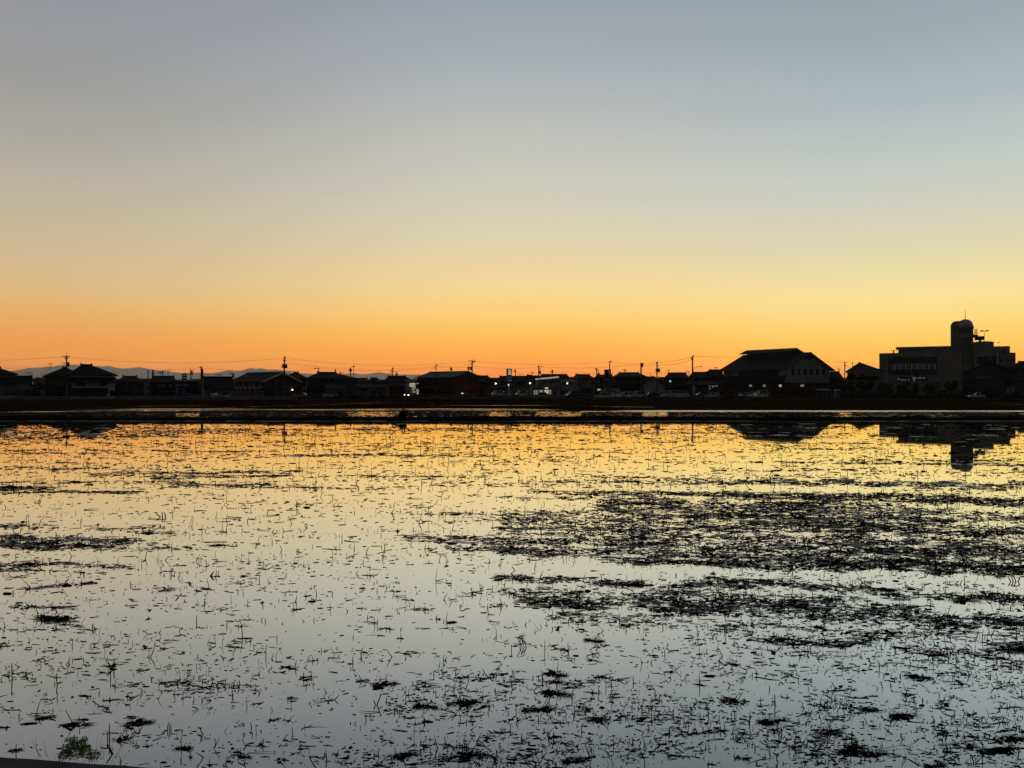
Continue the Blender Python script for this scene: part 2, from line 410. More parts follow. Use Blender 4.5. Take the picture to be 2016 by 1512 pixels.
ridge_strip('mud_bank', -75, -26, [(85.2,-.06),(86.2,.10),(88.2,.12),(90.4,.10),(91.4,-.06)], 'dike_soil', .05, 4, px=lambda x: (x+60)*.30)
ridge_strip('gravel_track', -160, 160, [(134,G-.02),(134.3,G+.05),(138.5,G+.05),(138.8,G-.02)], 'dry_grass', .03, 6, 1.0)
def puddle(pl, dep, name='puddle'):
    p = []
    for a, b in pl:
        D = DG(b, G); p.append((X(a, D), D))
    xs = np.linspace(0, 1, 90); k = np.linspace(0, 1, len(p)); cx = np.interp(xs, k, [q[0] for q in p]); cy = np.interp(xs, k, [q[1] for q in p])
    v = []; 
    for i in range(90):
        w = dep*(.35+.65*abs(mnoise.noise(Vector((i*.17, dep, 2))))*1.6)*min(1, i/6, (89-i)/6)
        v += [(cx[i], cy[i]-w/2, G+.03), (cx[i], cy[i]+w/2, G+.03)]
    mb = MB(); mb.v = v; mb.f = [(2*i,2*i+2,2*i+3,2*i+1) for i in range(89)]
    tag(link(name, mb, 'rippled_water'), kind='structure')
puddle([(470,801.5),(560,799),(640,797),(700,795.2),(760,793.6)], 1.6)
puddle([(820,798.8),(1000,798.4),(1085,798.6)], 2.2)
puddle([(1080,798.4),(1240,801.6),(1290,802)], 1.0)
puddle([(430,803.0),(500,801.2),(590,799.6)], 1.0)
puddle([(640,792.8),(760,791.6),(800,791)], 1.0)
puddle([(150,804.2),(300,800.2),(430,798.5)], 1.2)
puddle([(1930,795),(2000,796.5),(2070,797)], 1.0)
# road with kerb behind the field, in front of the houses
tag(link('road', MB().box(-160,160,176,183,G-.1,G+.02), 'asphalt'), kind='structure')
tag(link('kerb', MB().box(-160,160,175.7,175.98,G-.1,G+.14), 'concrete'), kind='structure')

# mountains, far off to the left
prof = [(-260,752),(-120,745),(-40,740),(0,738),(30,733),(45,727),(60,724),(75,724.5),(95,721.5),(105,721.7),(120,718.5),(145,717.8),(160,718.8),(183,722),(195,719.8),(203,721.8),(213,719.3),(225,723),(240,725.6),(250,725.3),(276,722.6),(290,725.6),(310,729),(330,730.8),(345,733),(360,734.4),(385,733),(400,733.8),(415,735),(430,733),(450,728.4),(465,730.4),(475,730),(485,727),(493,724.2),(505,726.4),(512,724.2),(520,726),(530,728),(540,726.8),(555,729),(575,731),(595,735),(615,736),(640,737.3),(660,737),(680,736),(698,734.3),(712,737),(725,736),(735,734),(748,733),(760,735),(775,737),(790,737),(810,737.5),(825,737),(840,740),(880,746),(950,752),(1010,757),(1120,762)]
def range_mesh(name, prof, D, depth, seed, m):
    px = np.linspace(prof[0][0], prof[-1][0], 420); py = np.interp(px, [p[0] for p in prof], [p[1] for p in prof])
    v = []; rws = 16
    for j in range(rws):
        t = j/(rws-1)                                  # 0 at the foot in front, 1 at the crest
        for a, b in zip(px, py):
            d = D-depth*(1-t); zc = Z(b, D)
            z = G + (zc-G)*(t**1.15)
            if 0 < t < 1: z *= 1+.22*mnoise.fractal(Vector((a*.035+t*1.2, t*3, seed)), .8, 2.0, 4)*(1-t)*2
            if t == 1: z += 4*mnoise.noise(Vector((a*.5, 1, seed)))
            v.append((X(a, D), d, max(G-1, z)))
    n = len(px)
    for j, dd in ((1, 900), ):
        for a, b in zip(px, py): v.append((X(a, D), D+dd, G-1))
    mb = MB(); mb.v = v; mb.f = [(j*n+i,j*n+i+1,(j+1)*n+i+1,(j+1)*n+i) for j in range(rws) for i in range(n-1)]
    return tag(link(name, mb, m, smooth=True), kind='structure')
range_mesh('mountains', prof, 18000, 3600, 3, 'snow_rock')

# ------------------------------------------------------------------ buildings, left to right
W1 = lambda y0,y1,*xs: [(x,y0,x+d,y1) for x,d in xs]
house('two-storey tiled house with two pale bands at the far left edge of the view', -60,36,172,735,724,-55,0,'u',9,'wall_mid','tile',
      wins=[(8,757,25,765),(43-34,775,33,783)], skirt=[(-60,64,742,753,2.2)], band=[(-60,757,62,767,'wall_pale'),(-60,779,34,784,'wall_pale')], cap=True)
house('low tiled wing house tucked behind the leftmost two-storey house', 18,70,178,748,741,30,62,'u',7,'wall_mid','tile',wins=[(50,768,58,780)], ant=[(57,1.0)])
house('dark tiled house right behind the tall utility pole on the left', 83,172,188,740,724,124,131,'u',10,'wall_dark','tile',wins=[(104,748,112,754),(118,751,132,757)], skirt=[(76,150,757,766,1.6)], ant=[(100,1.2),(126,1.4)])
house('large hipped-roof house with white upper wall and tiled porch roof, left of the view', 131,232,168,737.5,718.5,160,180,'u',10,'wall_white','tile',
      wins=[(151,753,167,759.5),(194,753,210,759.5),(217,769,233-2,779),(194,775,209,782)],
      skirt=[(128,228,742,753,2.0),(141,213,764,773,1.8)], band=[(140,774.5,193,782,'blue_pale'),(136,753,140,783,'frame_dark')], cap=True)
house('low plain tiled house with long level ridge right of the white-walled house', 226,288,178,751,741.5,243,268,'u',9,'wall_dark','tile',wins=[(243,771,255,778),(275,757,284,763)], skirt=[(226,246,757,767,1.5)])
house('dark tiled house with three small upper windows beside the pair of thin poles', 290,350,182,752,741.5,301,342,'u',9,'wall_wood','tile',
      wins=[(310,757,314,761,'frame_white'),(320,757,324,761,'frame_white'),(334,757,338,761,'frame_white'),(300,770,345,779)], skirt=[(292,346,762,767,1.0)], ant=[(331,1.8),(316,1.5)])
house('low flat-roofed workshop with dark fascia behind the red sign board', 346,394,186,750,747.5,346,394,'u',11,'wall_wood','tile',wins=[(380,757,384,762),(386,770,393,778)], name='workshop', cat='workshop', cap=False)
house('pale blue-fronted garage below the red sign board', 349,371,181,759,757.5,349,371,'u',5,'blue_pale','metal_roof',wins=[], name='garage', cat='garage', cap=False)
house('broad house with big slate-dark gable roof between the banner post and the long apartment house', 394,462,181,765,742.5,400,458,'u',11,'wall_mid','tile',
      wins=[(386+14,769,404,779,'frame_white'),(418,771,426,778),(440,771,448,778)], ant=[(431,.8)])
house('small white gable end peeping behind the yellow banner post', 391,408,178,762,752,400,400,'v',6,'wall_pale','tile',wins=[(397,757,401,762)], cap=False, name='shed', cat='shed')
house('tiled house rising behind the gable of the long apartment house', 548,606,214,744,733.5,580,586,'u',9,'wall_wood','tile',wins=[(592,748,600,757)], ant=[(558,2.0)])
house('dark gabled house with broad eaves behind the silver parked cars', 600,706,198,745,733.5,626,660,'u',11,'wall_dark','tile',
      wins=[(612,752,625,760),(640,748,655,754),(664,750,676,756)], skirt=[(604,640,760,768,1.5)], band=[(640,757,680,765,'wall_mid')])
house('low tiled house with hipped roof behind the round mirror sign', 690,735,290,751,745,700,722,'u',8,'wall_mid','tile',wins=[(709,755,713,758,'frame_white'),(724,754,728,757,'frame_white')])
house('small hipped-roof house in the gap where the mountains end', 722,760,335,752,744,730,741,'u',8,'wall_dark','tile')
house('long single-storey house with pale fascia left of the white gabled hall', 688,762,214,762.5,757,690,760,'u',6,'wall_mid','tile',wins=[(713,765,722,770),(733,768,738,775)], band=[(690,763,756,764,'wall_pale')], cap=False)
house('tiled house with long level ridge behind the white gabled hall', 752,820,246,752,741,764,798,'u',9,'wall_mid','tile',wins=[(770,756,776,761)], ant=[(770,1.6),(780,1.8)])
r, fr = house('small white gabled hall with arched dark pediment beside the lit shop', 752,805,222,762.5,746.5,781.5,781.5,'v',10,'wall_mid','wall_pale',wins=[], name='gabled_hall', cat='hall', cap=False)
u0,z0 = fr.hit(765,759); u1,z1 = fr.hit(798,759); um,z2 = fr.hit(781.5,753)
link('pediment', MB().extrude([(u0,z0),(u1,z0),(um,z2)], -.6,-.45), 'wall_pale', r)
u0,z0 = fr.hit(771,758.4); u1,z1 = fr.hit(793,758.4); um,z2 = fr.hit(781.5,754)
link('gable_opening', MB().extrude([(u0,z0),(u1,z0),(um,z2)], -.64,-.61), 'frame_dark', r)
for a in (763.5,799.5):
    u,_ = fr.hit(a,770); link('column', MB().box(u-.25,u+.25,-.6,-.2,0,fr.hit(a,760)[1]), 'wall_pale', r)
u0,z0 = fr.hit(767,784); u1,z1 = fr.hit(796,761); link('shutter', MB().box(u0,u1,-.06,-.01,0,z1), 'red_dark', r)
# lit shop
r, fr = house('narrow shop with bright yellow-lit sign and windows beside the red-brown building', 794,821,240,749,747.6,794,821,'u',6,'wall_pale','metal_roof', wins=[], name='shop', cat='shop', cap=False)
u0,z0 = fr.hit(806.5,761.2); u1,z1 = fr.hit(817.8,754.6)
sg = link('sign_board', MB().box(u0,u1,-.25,-.02,z0,z1), 'lit_sign', r)
mk = MB()
for k,(a,b,c,d) in enumerate(((808.3,759,810.4,756.6),(811.8,759.5,812.4,756.8),(813.4,759.5,814.8,757),(815.6,759.6,817,756.8))):
    a_,b_ = fr.hit(a,b); c_,d_ = fr.hit(c,d); mk.box(a_,c_,-.29,-.26,b_,d_)
link('lettering', mk, 'frame_dark', sg)
for (a,b,c,d) in ((810.5,765,818.3,762.6),(811,768.3,816.8,766.2),(811.2,773,818,770.2)):
    a_,b_ = fr.hit(a,b); c_,d_ = fr.hit(c,d); window(r,a_,c_,b_,d_,0,'frame_dark','lit_window')
# vertical lit board on the corner of the red-brown building
fr = Fr(822,238); r = fr.root('signboard','upright white-lit board on a dark post at the left corner of the red-brown building','sign')
u0,z0 = fr.hit(820,776); u1,z1 = fr.hit(824.2,766.2)
link('post', MB().box(-.08,.08,-.08,.08,0,fr.hit(822,753)[1]), 'steel', r)
link('panel', MB().box(u0,u1,-.3,-.1,z0,z1), 'sign_panel', r)
u2,z2 = fr.hit(820.6,756); u3,z3 = fr.hit(824,754.2); link('small_panel', MB().box(u2,u3,-.3,-.1,z2,z3), 'sign_panel', r)
mk = MB()
for a,b,c,d in ((820.6,769.6,823,768),(822.2,772.5,823,769.6),(820.6,775.4,821.2,771.6)):
    a_,b_ = fr.hit(a,b); c_,d_ = fr.hit(c,d); mk.box(a_,c_,-.34,-.31,b_,d_)
link('lettering', mk, 'frame_dark', r)

# buildings seen on the corner: near corner at px xc, facade to the left, gable to the right
def corner(name, label, cat, xc, D, th, xa, xb, eave, apex, wall, roof, gable_wall=None, ov=.8, dome=0):
    """th: how far the left facade turns away; returns frame, root, length along facade, gable width, eave height"""
    fr = Fr(xc, D, -R(th)); r = fr.root(name, label, cat)          # u axis: toward the right-near; facade runs to -u
    la, _ = fr.hit(xa, 770); lb, _ = fr.hitu(xb, 770)
    ze = fr.hit(xc, eave)[1]; zr = fr.hitu(apex[0], apex[1], 0)[1]
    w = MB(); w.box(la,0,0,lb,-.1,ze)
    w.add([(0,0,ze),(0,lb,ze),(0,lb/2,zr-.25),(la,0,ze),(la,lb,ze),(la,lb/2,zr-.25)],[(0,1,2),(3,5,4),(0,2,5,3),(1,4,5,2)])
    link('wall', w, wall, r)
    sl = (zr-ze)/(lb/2); e2 = ze-sl*ov
    m = MB(); m.thick([(la-ov,-ov,e2),(ov,-ov,e2),(ov,lb+ov,e2),(la-ov,lb+ov,e2),(la-ov,lb/2,zr),(ov,lb/2,zr)],[(0,1,5,4),(2,3,4,5)],.22)
    m.box(la-ov,ov,lb/2-.18,lb/2+.18,zr-.05,zr+.2)
    link('roof', m, roof, r)
    return fr, r, la, lb, ze, zr, e2
# long dark apartment house with white trimmed windows
fr, r, la, lb, ze, zr, e2 = corner('apartment_house','long dark clapboard apartment house with many white-trimmed windows and a pale gable trim','house',520,204,40,456,586,748.5,(555,733.2),'wall_wood','tile')
r['group'] = GRP
for x in (461,470,479,491,499,512):
    a,z0 = fr.hit(x-2.3,759.5); b,z1 = fr.hit(x+2.3,751.5); window(r,a,b,z0,z1,0,'frame_white')
for x in (459.5,468,475.5,484,492,501,508,516.5):
    a,z0 = fr.hit(x-2.2,778); b,z1 = fr.hit(x+2.2,770); window(r,a,b,z0,z1,0,'frame_white')
a,z0 = fr.hit(457,762.5); b,z1 = fr.hit(519,761.5); link('trim_band', MB().box(a,b,-.12,-.01,z0,z1), 'frame_white', r)
a,z0 = fr.hit(457,766); b,z1 = fr.hit(519,763.5)
for k in range(7): link('balcony_panel', MB().box(a+(b-a)*k/7+.2,a+(b-a)*(k+.6)/7,-.5,-.42,z0,z1), 'frame_white', r)
gt = MB()
for s_ in (0,1):
    ya = -.8 if s_ == 0 else lb+.8
    gt.add([(.82,ya,e2-.3),(.9,ya,e2-.3),(.9,ya,e2+.12),(.82,ya,e2+.12),(.82,lb/2,zr-.3),(.9,lb/2,zr-.3),(.9,lb/2,zr+.12),(.82,lb/2,zr+.12)],[(0,1,2,3),(4,7,6,5),(0,4,5,1),(1,5,6,2),(2,6,7,3),(3,7,4,0)])
link('gable_trim', gt, 'frame_white', r)
for (x,y0,y1) in ((543.5,758,749.5),(543.5,777,769)):
    a,z0 = fr.hitu(x-2.6,y0); b,z1 = fr.hitu(x+2.6,y1); window(r,min(a,b),max(a,b),z0,z1,0,'frame_white',side=1)
for (x,y0,y1) in ((551.5,776,773),(556.5,776,773),(562,758,754)):
    a,z0 = fr.hitu(x-1.6,y0); b,z1 = fr.hitu(x+1.6,y1); window(r,min(a,b),max(a,b),z0,z1,0,'frame_dark','wall_mid',side=1)
a,z0 = fr.hitu(577,781); b,z1 = fr.hitu(583,774); link('door', MB().box(.01,.07,a,b,0,z1), 'wall_mid', r)
a,z1 = fr.hitu(521,760.6); b,_ = fr.hitu(586,760.6); link('trim_band', MB().box(.01,.06,a,b,z1-.1,z1), 'wall_mid', r)
lamp = fr.hitu(573,767.2); l_ = link('wall_lamp', MB().tube((.02,lamp[0],lamp[1]),(.5,lamp[0],lamp[1]),.05), 'steel', r)
link('lamp_globe', MB().lathe(.6,lamp[0],[(.02,lamp[1]-.22),(.18,lamp[1]-.14),(.22,lamp[1]),(.16,lamp[1]+.15),(.02,lamp[1]+.2)],10), 'lamp_glow', l_)
# red-brown building
fr, r, la, lb, ze, zr, e2 = corner('brick_building','wide red-brown two-storey building with a long grey metal roof and dark balcony openings','building',894,236,44,822,946,741,(920,731.3),'wall_brick','metal_roof')
for (x0,x1,y0,y1) in ((829,842,756,746.5),(844,863,756,746.5),(865,886,756,746.5),(829,841,776,767),(845,863,776,767),(866,886,776,767)):
    a,z0 = fr.hit(x0,y0); b,z1 = fr.hit(x1,y1); window(r,a,b,z0,z1)
a,z0 = fr.hit(826,758.5); b,z1 = fr.hit(888,757); link('balcony_rail', MB().box(a,b,-.9,-.8,z0-.6,z1), 'wall_wood', r)
link('balcony_floor', MB().box(a,b,-.9,-.01,z0-.75,z0-.62), 'wall_mid', r)
a,z0 = fr.hitu(926,780); b,z1 = fr.hitu(946,768); 
window(r, fr.hitu(922,746)[0], fr.hitu(934,746)[0], fr.hitu(928,754)[1], fr.hitu(928,745)[1], 0, side=1)
lm = link('wall_lamp', MB().box(-2,-1.5,-.3,-.01,fr.hit(893,775)[1],fr.hit(893,774)[1]), 'steel', r)
house('low dark lean-to shed against the gable of the red-brown building', 915,962,247,752,746,918,950,'u',7,'wall_brick','tile',wins=[(930,760,938,766)], name='shed', cat='shed', cap=False)
fr = Fr(911,228); r = fr.root('canopy','low carport with thin roof and one oval lamp before the red-brown building','carport')
a,z0 = fr.hit(893,770.5); b,z1 = fr.hit(932,771.5)
link('roof', MB().box(a,b,-1.5,2.5,z1,z1+.18), 'metal_roof', r)
for u in (a+.2,b-.2):
    for v in (-1.3,2.3): link('post', MB().box(u-.06,u+.06,v-.06,v+.06,0,z1), 'steel', r)
u,z = fr.hit(911,774.4); link('lamp', MB().lathe(u,-1.4,[(.02,z-.16),(.30,z-.08),(.36,z),(.3,z+.1),(.02,z+.16)],12), 'lamp_glow_dim', r)

house('grey house with hipped roof just right of the red-brown building', 938,972,268,746.5,740.3,945,960,'u',8,'wall_mid','tile',wins=[(960,752,964,757)], skirt=[(936,970,754,757,1)])
house('broad low house with long ridge left of the tall shop pylon sign', 958,1000,284,748,744.7,963,990,'u',8,'wall_mid','tile', wins=[(964,752,970,757)])
house('wide grey-roofed house directly behind the tall shop pylon sign', 976,1042,262,752,741,984,1040,'u',11,'wall_mid','tile', wins=[(1013,763,1018,770),(1031,752,1035,756)], skirt=[(960,1002,763,765,1.5)], ant=[(1024,1.0)], band=[(960,765,1002,780,'wall_pale')])
house('house with dark peaked porch gable between the pylon sign and the first lamp post', 1002,1042,246,766,754,1022,1022,'v',7,'wall_mid','tile', wins=[(1021,760,1024,767,'frame_white'),(1030,770,1036,782)], cap=False)
house('large dark hipped house behind the white mono-pitch building', 1060,1122,400,743.5,737,1066,1116,'u',9,'wall_mid','tile', ant=[(1084,1.6),(1110,1.0)])
house('low dark house with flat ridge behind the dark square billboard', 1034,1068,400,746,740,1038,1062,'u',9,'wall_mid','tile')
# white mono-pitch shop building
fr = Fr(1080,228,0); r = fr.root('shop_building','two-storey pale shop with bright slanted white roof and lit glass front','shop')
a,zb = fr.hit(1055,746.4,-.5); b,zt = fr.hit(1101.5,742,-.5)
link('roof', MB().thick([(a,-.5,zb-.2),(b,-.5,zt-.2),(b,7,zt+.25),(a,7,zb+.25)],[(0,1,2,3)],.16), 'bright_roof', r)
w = MB(); a1,_ = fr.hit(1046,770); b1,_ = fr.hit(1131,770); z_mid = fr.hit(1080,758)[1]; a2,_ = fr.hit(1057,750); b2,_ = fr.hit(1100.5,750)
w.box(a1,b1,0,9,-.1,z_mid-.25); w.extrude([(a2,z_mid-.25),(b2,z_mid-.25),(b2,zt-.55),(a2,zb-.38)],.3,6.5)
link('wall', w, 'wall_pale', r)
link('canopy', MB().box(a1,fr.hit(1104,760)[0],-1.2,-.01,z_mid-.75,z_mid-.55), 'wall_mid', r)
link('trim_band', MB().box(fr.hit(1060,0)[0],fr.hit(1101,0)[0],-.1,.28,z_mid-.18,z_mid-.05), 'frame_dark', r)
for (x0,x1,y0,y1) in ((1052.5,1055,754.6,751.4),(1070,1074,754.5,750.8),(1083,1088.5,754,750.4),(1091,1094,754,750.2),(1098,1100,754,750.4)):
    p,z0 = fr.hit(x0,y0,.3); q,z1 = fr.hit(x1,y1,.3); window(r,p,q,z0,z1,.3)
for (x0,x1,y0,y1,mm) in ((1051,1054,778,768,'lit_dim'),(1055,1059,778,768,'lit_dim'),(1062,1069,776,768,'lit_window'),(1072,1080,775,767.5,'lit_sign'),(1081.5,1085,776,767.5,'lit_window'),(1091,1095,779,770,'glass'),(1104,1118,777,769,'glass'),(1120,1128,778,770,'glass')):
    p,z0 = fr.hit(x0,y0); q,z1 = fr.hit(x1,y1); window(r,p,q,z0,z1,0,'frame_dark',mm)
p,z0 = fr.hit(1073,764.6); q,z1 = fr.hit(1079,762.8); link('shop_light', MB().box(p,q,-.2,-.02,z0,z1), 'lamp_glow_dim', r)
house('grey apartment block with two pale pillars right of the white mono-pitch building', 1104,1134,240,751,748,1106,1132,'u',8,'wall_pale','metal_roof', wins=[(1107,753,1112,757),(1121,753,1127,757),(1126,762,1130,768)], name='building', cat='building', cap=False)
house('two-storey house with level ridge between the lamp post and the dark sign tower', 1124,1172,252,745.5,737.8,1134,1160,'u',9,'wall_mid','tile', wins=[(1139,754,1144,758),(1163,753,1168,758)], skirt=[(1140,1176,765,767,1)])
house('small dark house with stepped ridge behind the dark sign tower', 1168,1210,262,744,738.4,1176,1205,'u',9,'wall_dark','tile', wins=[(1184,748,1188,752)])
house('big dark two-storey house with long hipped roof right of the dark sign tower', 1206,1276,232,741.5,734.2,1219,1257,'u',10,'wall_dark','tile', wins=[(1214,752,1219,757),(1230,748,1236,756),(1248,750,1254,757)], skirt=[(1204,1290,757,762,1.6)], ant=[(1230,1.2)], band=[(1230,746,1230.8,765,'wall_mid')])
house('low white gable-walled annex right of the big dark hipped house', 1262,1312,226,757,741,1284,1284,'v',8,'wall_pale','tile', wins=[(1297,753,1299,755.5),(1300.5,753,1302.5,755.5)], name='annex', cat='house')
house('dark tiled house with level ridge right of the twin-transformer pole', 1306,1358,240,744.5,734.6,1316,1350,'u',9,'wall_dark','tile', wins=[(1327,752,1333,758),(1340,750,1346,757)], skirt=[(1308,1352,760,764,1.2)])
house('dark house with stepped roof behind the curved street light', 1352,1402,262,745,733.2,1363,1392,'u',9,'wall_dark','tile', wins=[(1370,740,1376,745,'frame_white')])
house('tall dark tiled house between the curved street light and the big hall', 1374,1424,278,739,728.4,1397,1422,'u',9,'wall_dark','tile')
house('low hip-roofed clinic with pale pillars in front of the big hall', 1345,1420,222,757.5,748.5,1358,1404,'u',9,'wall_dark','tile', wins=[(1376,762,1384,778),(1386,764,1392,770,'frame_white')], band=[(1396,759.5,1398.6,762,'lit_dim'),(1401.5,759.5,1405.5,762,'lit_dim'),(1407.5,758.8,1409.5,761,'lit_dim'),(1410.5,758.8,1413,761,'lit_dim'),(1396.6,764.5,1399.2,766.6,'lit_dim')], name='clinic', cat='building')
for x in (1347,1355.5): pass
fr = Fr(1364.5,212); r = fr.root('banner_pole','tall thin white banner beside the dark clinic','banner')
link('pole', MB().tube((0,0,0),(0,0,4.0),.04), 'steel', r); link('banner', MB().box(.05,.42,-.02,.02,fr.hit(0,778)[1],fr.hit(0,760)[1]), 'white', r)

# ---- big hall with raised roof lantern
fr, r, la, lb, ze, zr, e2 = corner('sports_hall','biggest dark hall with raised roof lantern and six slit windows in its pale gable','hall',1546,276,56,1424,1633,724,(1592,694.5),'wall_pale','tile',ov=1.5)
zl = zr+.2                                             # lantern along the ridge
vm = lb/2; a = fr.hit(1474,692,vm)[0]; b = fr.hit(1565,686,vm)[0]
m = MB(); m.box(a+1.2,b-.8,vm-2.6,vm+2.6,zr-3.0,zr+1.0); link('lantern_wall', m, 'wall_dark', r)
zt_ = fr.hit(1573,684.6,vm)[1]
m = MB(); m.thick([(a-1.0,vm-4.4,zt_-1.55),(b+.8,vm-4.4,zt_-1.55),(b+.8,vm+4.4,zt_-1.55),(a-1.0,vm+4.4,zt_-1.55),(a-1.0,vm,zt_),(b+.8,vm,zt_)],[(0,1,5,4),(2,3,4,5)],.25)
link('lantern_roof', m, 'tile', r)
link('lantern_wall', MB().add([(a+1.2,vm-2.6,zr+1.0),(a+1.2,vm+2.6,zr+1.0),(a+1.2,vm,zt_-.4),(b-.8,vm-2.6,zr+1),(b-.8,vm+2.6,zr+1),(b-.8,vm,zt_-.4)],[(0,1,2),(3,5,4),(0,3,4,1),(0,2,5,3),(1,4,5,2)]), 'wall_dark', r)
z1 = fr.hit(1546,753)[1]; z0 = fr.hit(1546,752)[1]
link('upper_recess_shade', MB().box(fr.hit(1452,0)[0],fr.hit(1533,0)[0],-.05,-.01,z1+1.6,ze-.8), 'frame_dark', r)  # no hollow here: thin plate coloured dark as the shade of a recess
window(r, fr.hit(1425,0)[0]+.5, fr.hit(1441,0)[0], z1+3.0, ze-1.5)
link('ground_floor_cladding', MB().box(la-.12,.12,-.12,lb+.12,0,z1-.1), 'wall_wood', r)
zp = fr.hit(1546,738.5)[1]
m = MB(); m.thick([(la-2.2,-3.2,z1-.3),(.4,-3.2,z1-.3),(.4,0,zp),(la-1,0,zp)],[(0,1,2,3)],.2); link('lower_roof', m, 'tile', r)
link('porch_wall', MB().box(la-.6,-.4,-2.4,-.13,0,z1-.4), 'wall_wood', r)
for x in (1561,1573,1585,1597,1609,1621):
    p,z_a = fr.hitu(x-2.2,738); q,z_b = fr.hitu(x+2.2,726.5); window(r,p,q,z_a,z_b,0,'frame_dark',side=1)
for x in (1562,1619):
    p,z_a = fr.hitu(x-1.2,723.4); q,z_b = fr.hitu(x+1.2,720); window(r,p,q,z_a,z_b,0,'frame_dark',side=1,t=.04)
p,z_a = fr.hitu(1581,704); q,z_b = fr.hitu(1602,697); pm,z_c = fr.hitu(1592,708.6)
m = MB().add([(.02,p,z_a),(.02,pm,z_c),(.02,q,z_a),(.02,pm,zr-.5),(.2,p,z_a),(.2,pm,z_c),(.2,q,z_a),(.2,pm,zr-.5)],[(4,5,6,7),(0,3,2,1),(0,1,5,4),(1,2,6,5),(2,3,7,6),(3,0,4,7)]); link('gable_vent', m, 'frame_dark', r)
for x,mm in ((1477.5,'lit_window'),(1504.5,'lit_window'),(1536,'lit_sign')):
    for dx in (-2.4,.4):
        p,z_a = fr.hit(x+dx,761.6,-2.4); q,z_b = fr.hit(x+dx+2.4,757.2,-2.4); window(r,p,q,z_a,z_b,-2.4,'frame_dark','lit_dim' if (dx<0 and x<1530) else mm,t=.05)
for dx in (-3.2,.6):
    p,z_a = fr.hitu(1579+dx,761.4,.12); q,z_b = fr.hitu(1579+dx+3.0,757,.12); window(r,p,q,z_a,z_b,.13,'frame_dark','lit_window',side=1,t=.05)

house('low dark hipped house squeezed between the big hall and the tree', 1628,1662,292,746,732,1634,1652,'u',10,'wall_dark','tile')
house('broad house with dark gable front left of the domed building', 1664,1744,270,731.5,713.2,1692,1692,'v',18,'wall_mid','tile', wins=[(1690,736,1700,741)], skirt=[(1666,1730,741,745,1.5)])

# ---- domed school building
fr = Fr(1868,292,-R(27)); r = fr.root('domed_building','large pale concrete building with a round domed tower and stepped roof terraces at the right','building')
def fb(x0,y0,x1,y1,v0,v1,name,mm='wall_concrete'):
    a,z0 = fr.hit(x0,y0,v0); b,z1 = fr.hit(x1,y1,v0); return link(name, MB().box(a,b,v0,v1,z0,z1), mm, r)
def fz(py,px=1868,v=0): return fr.hit(px,py,v)[1]
ul = fr.hit(1731,700)[0]; ur = fr.hit(1868,700)[0]; tu0 = fr.hit(1892,700,3)[0]
link('main_block', MB().box(ul,tu0,0,16,-.1,fz(695.5,1732)), 'wall_concrete', r)
u2 = fr.hit(1765,690)[0]; link('upper_block', MB().box(u2+.6,tu0-.5,.25,14,fz(695.5,1732)+.003,fz(683.4,1766)-.5), 'wall_concrete', r)
link('roof_slab', MB().box(u2-.2,tu0-1.5,-.5,14.4,fz(683.4,1766)-.5,fz(683.4,1766)), 'wall_concrete', r)
ra = fr.hit(1749,700)[0]; rb = fr.hit(1845,700)[0]
link('recess_shade_panel', MB().box(ra,rb,-.04,-.004,fz(737.5,1800),fz(702.5,1800)), 'frame_dark', r)  # flat panel on the wall; the recess shade is put into its dark colour
for k in range(8):
    a_ = ra+.3+(rb-ra-.6)*k/8; window(r,a_+.1,a_+(rb-ra)/8-.25,fz(715.5,1800),fz(704,1800),-.06,'frame_dark','glass')
    window(r,a_+.1,a_+(rb-ra)/8-.25,fz(737,1800),fz(728.6,1800),-.06,'frame_dark','glass')
bp_ = link('balcony', MB().box(ra+.8,rb,-.9,-.06,fz(727.5,1800)-.12,fz(727.5,1800)), 'wall_concrete', r)
for k in range(16):
    a_ = ra+.9+(rb-ra-1.0)*k/16; link('balcony_panel', MB().box(a_,a_+(rb-ra)/16*.62,-.98,-.91,fz(727.3,1800),fz(716.4,1800)), 'wall_white' if k%2 else 'wall_pale', bp_)
b1 = fb(1764,748.6,1795,742.2,-.06,-.01,'banner','blue'); b2 = fb(1795.5,749,1826,741.8,-.06,-.01,'banner','blue')
mk = MB()
for (x0,y0,x1,y1) in ((1767,748,1768,744),(1769.2,748,1770,744),(1773,748.2,1784,747),(1787.5,748.8,1790,746.8)):
    p,z0 = fr.hit(x0,y0,-.1); q,z1 = fr.hit(x1,y1,-.1); mk.box(p,q,-.1,-.07,z0,z1)
link('lettering', mk, 'mark_white', b1)
mk = MB()
for (x0,y0,x1,y1) in ((1795.8,745,1798.2,743),(1799.4,745.2,1802.8,743),(1798,749,1802.6,746.2),(1805.6,744.8,1808,743),(1809.4,745,1815.4,743.6),(1817.4,745,1821.5,743.2)):
    p,z0 = fr.hit(x0,y0,-.1); q,z1 = fr.hit(x1,y1,-.1); mk.box(p,q,-.1,-.07,z0,z1)
link('lettering', mk, 'mark_white', b2)
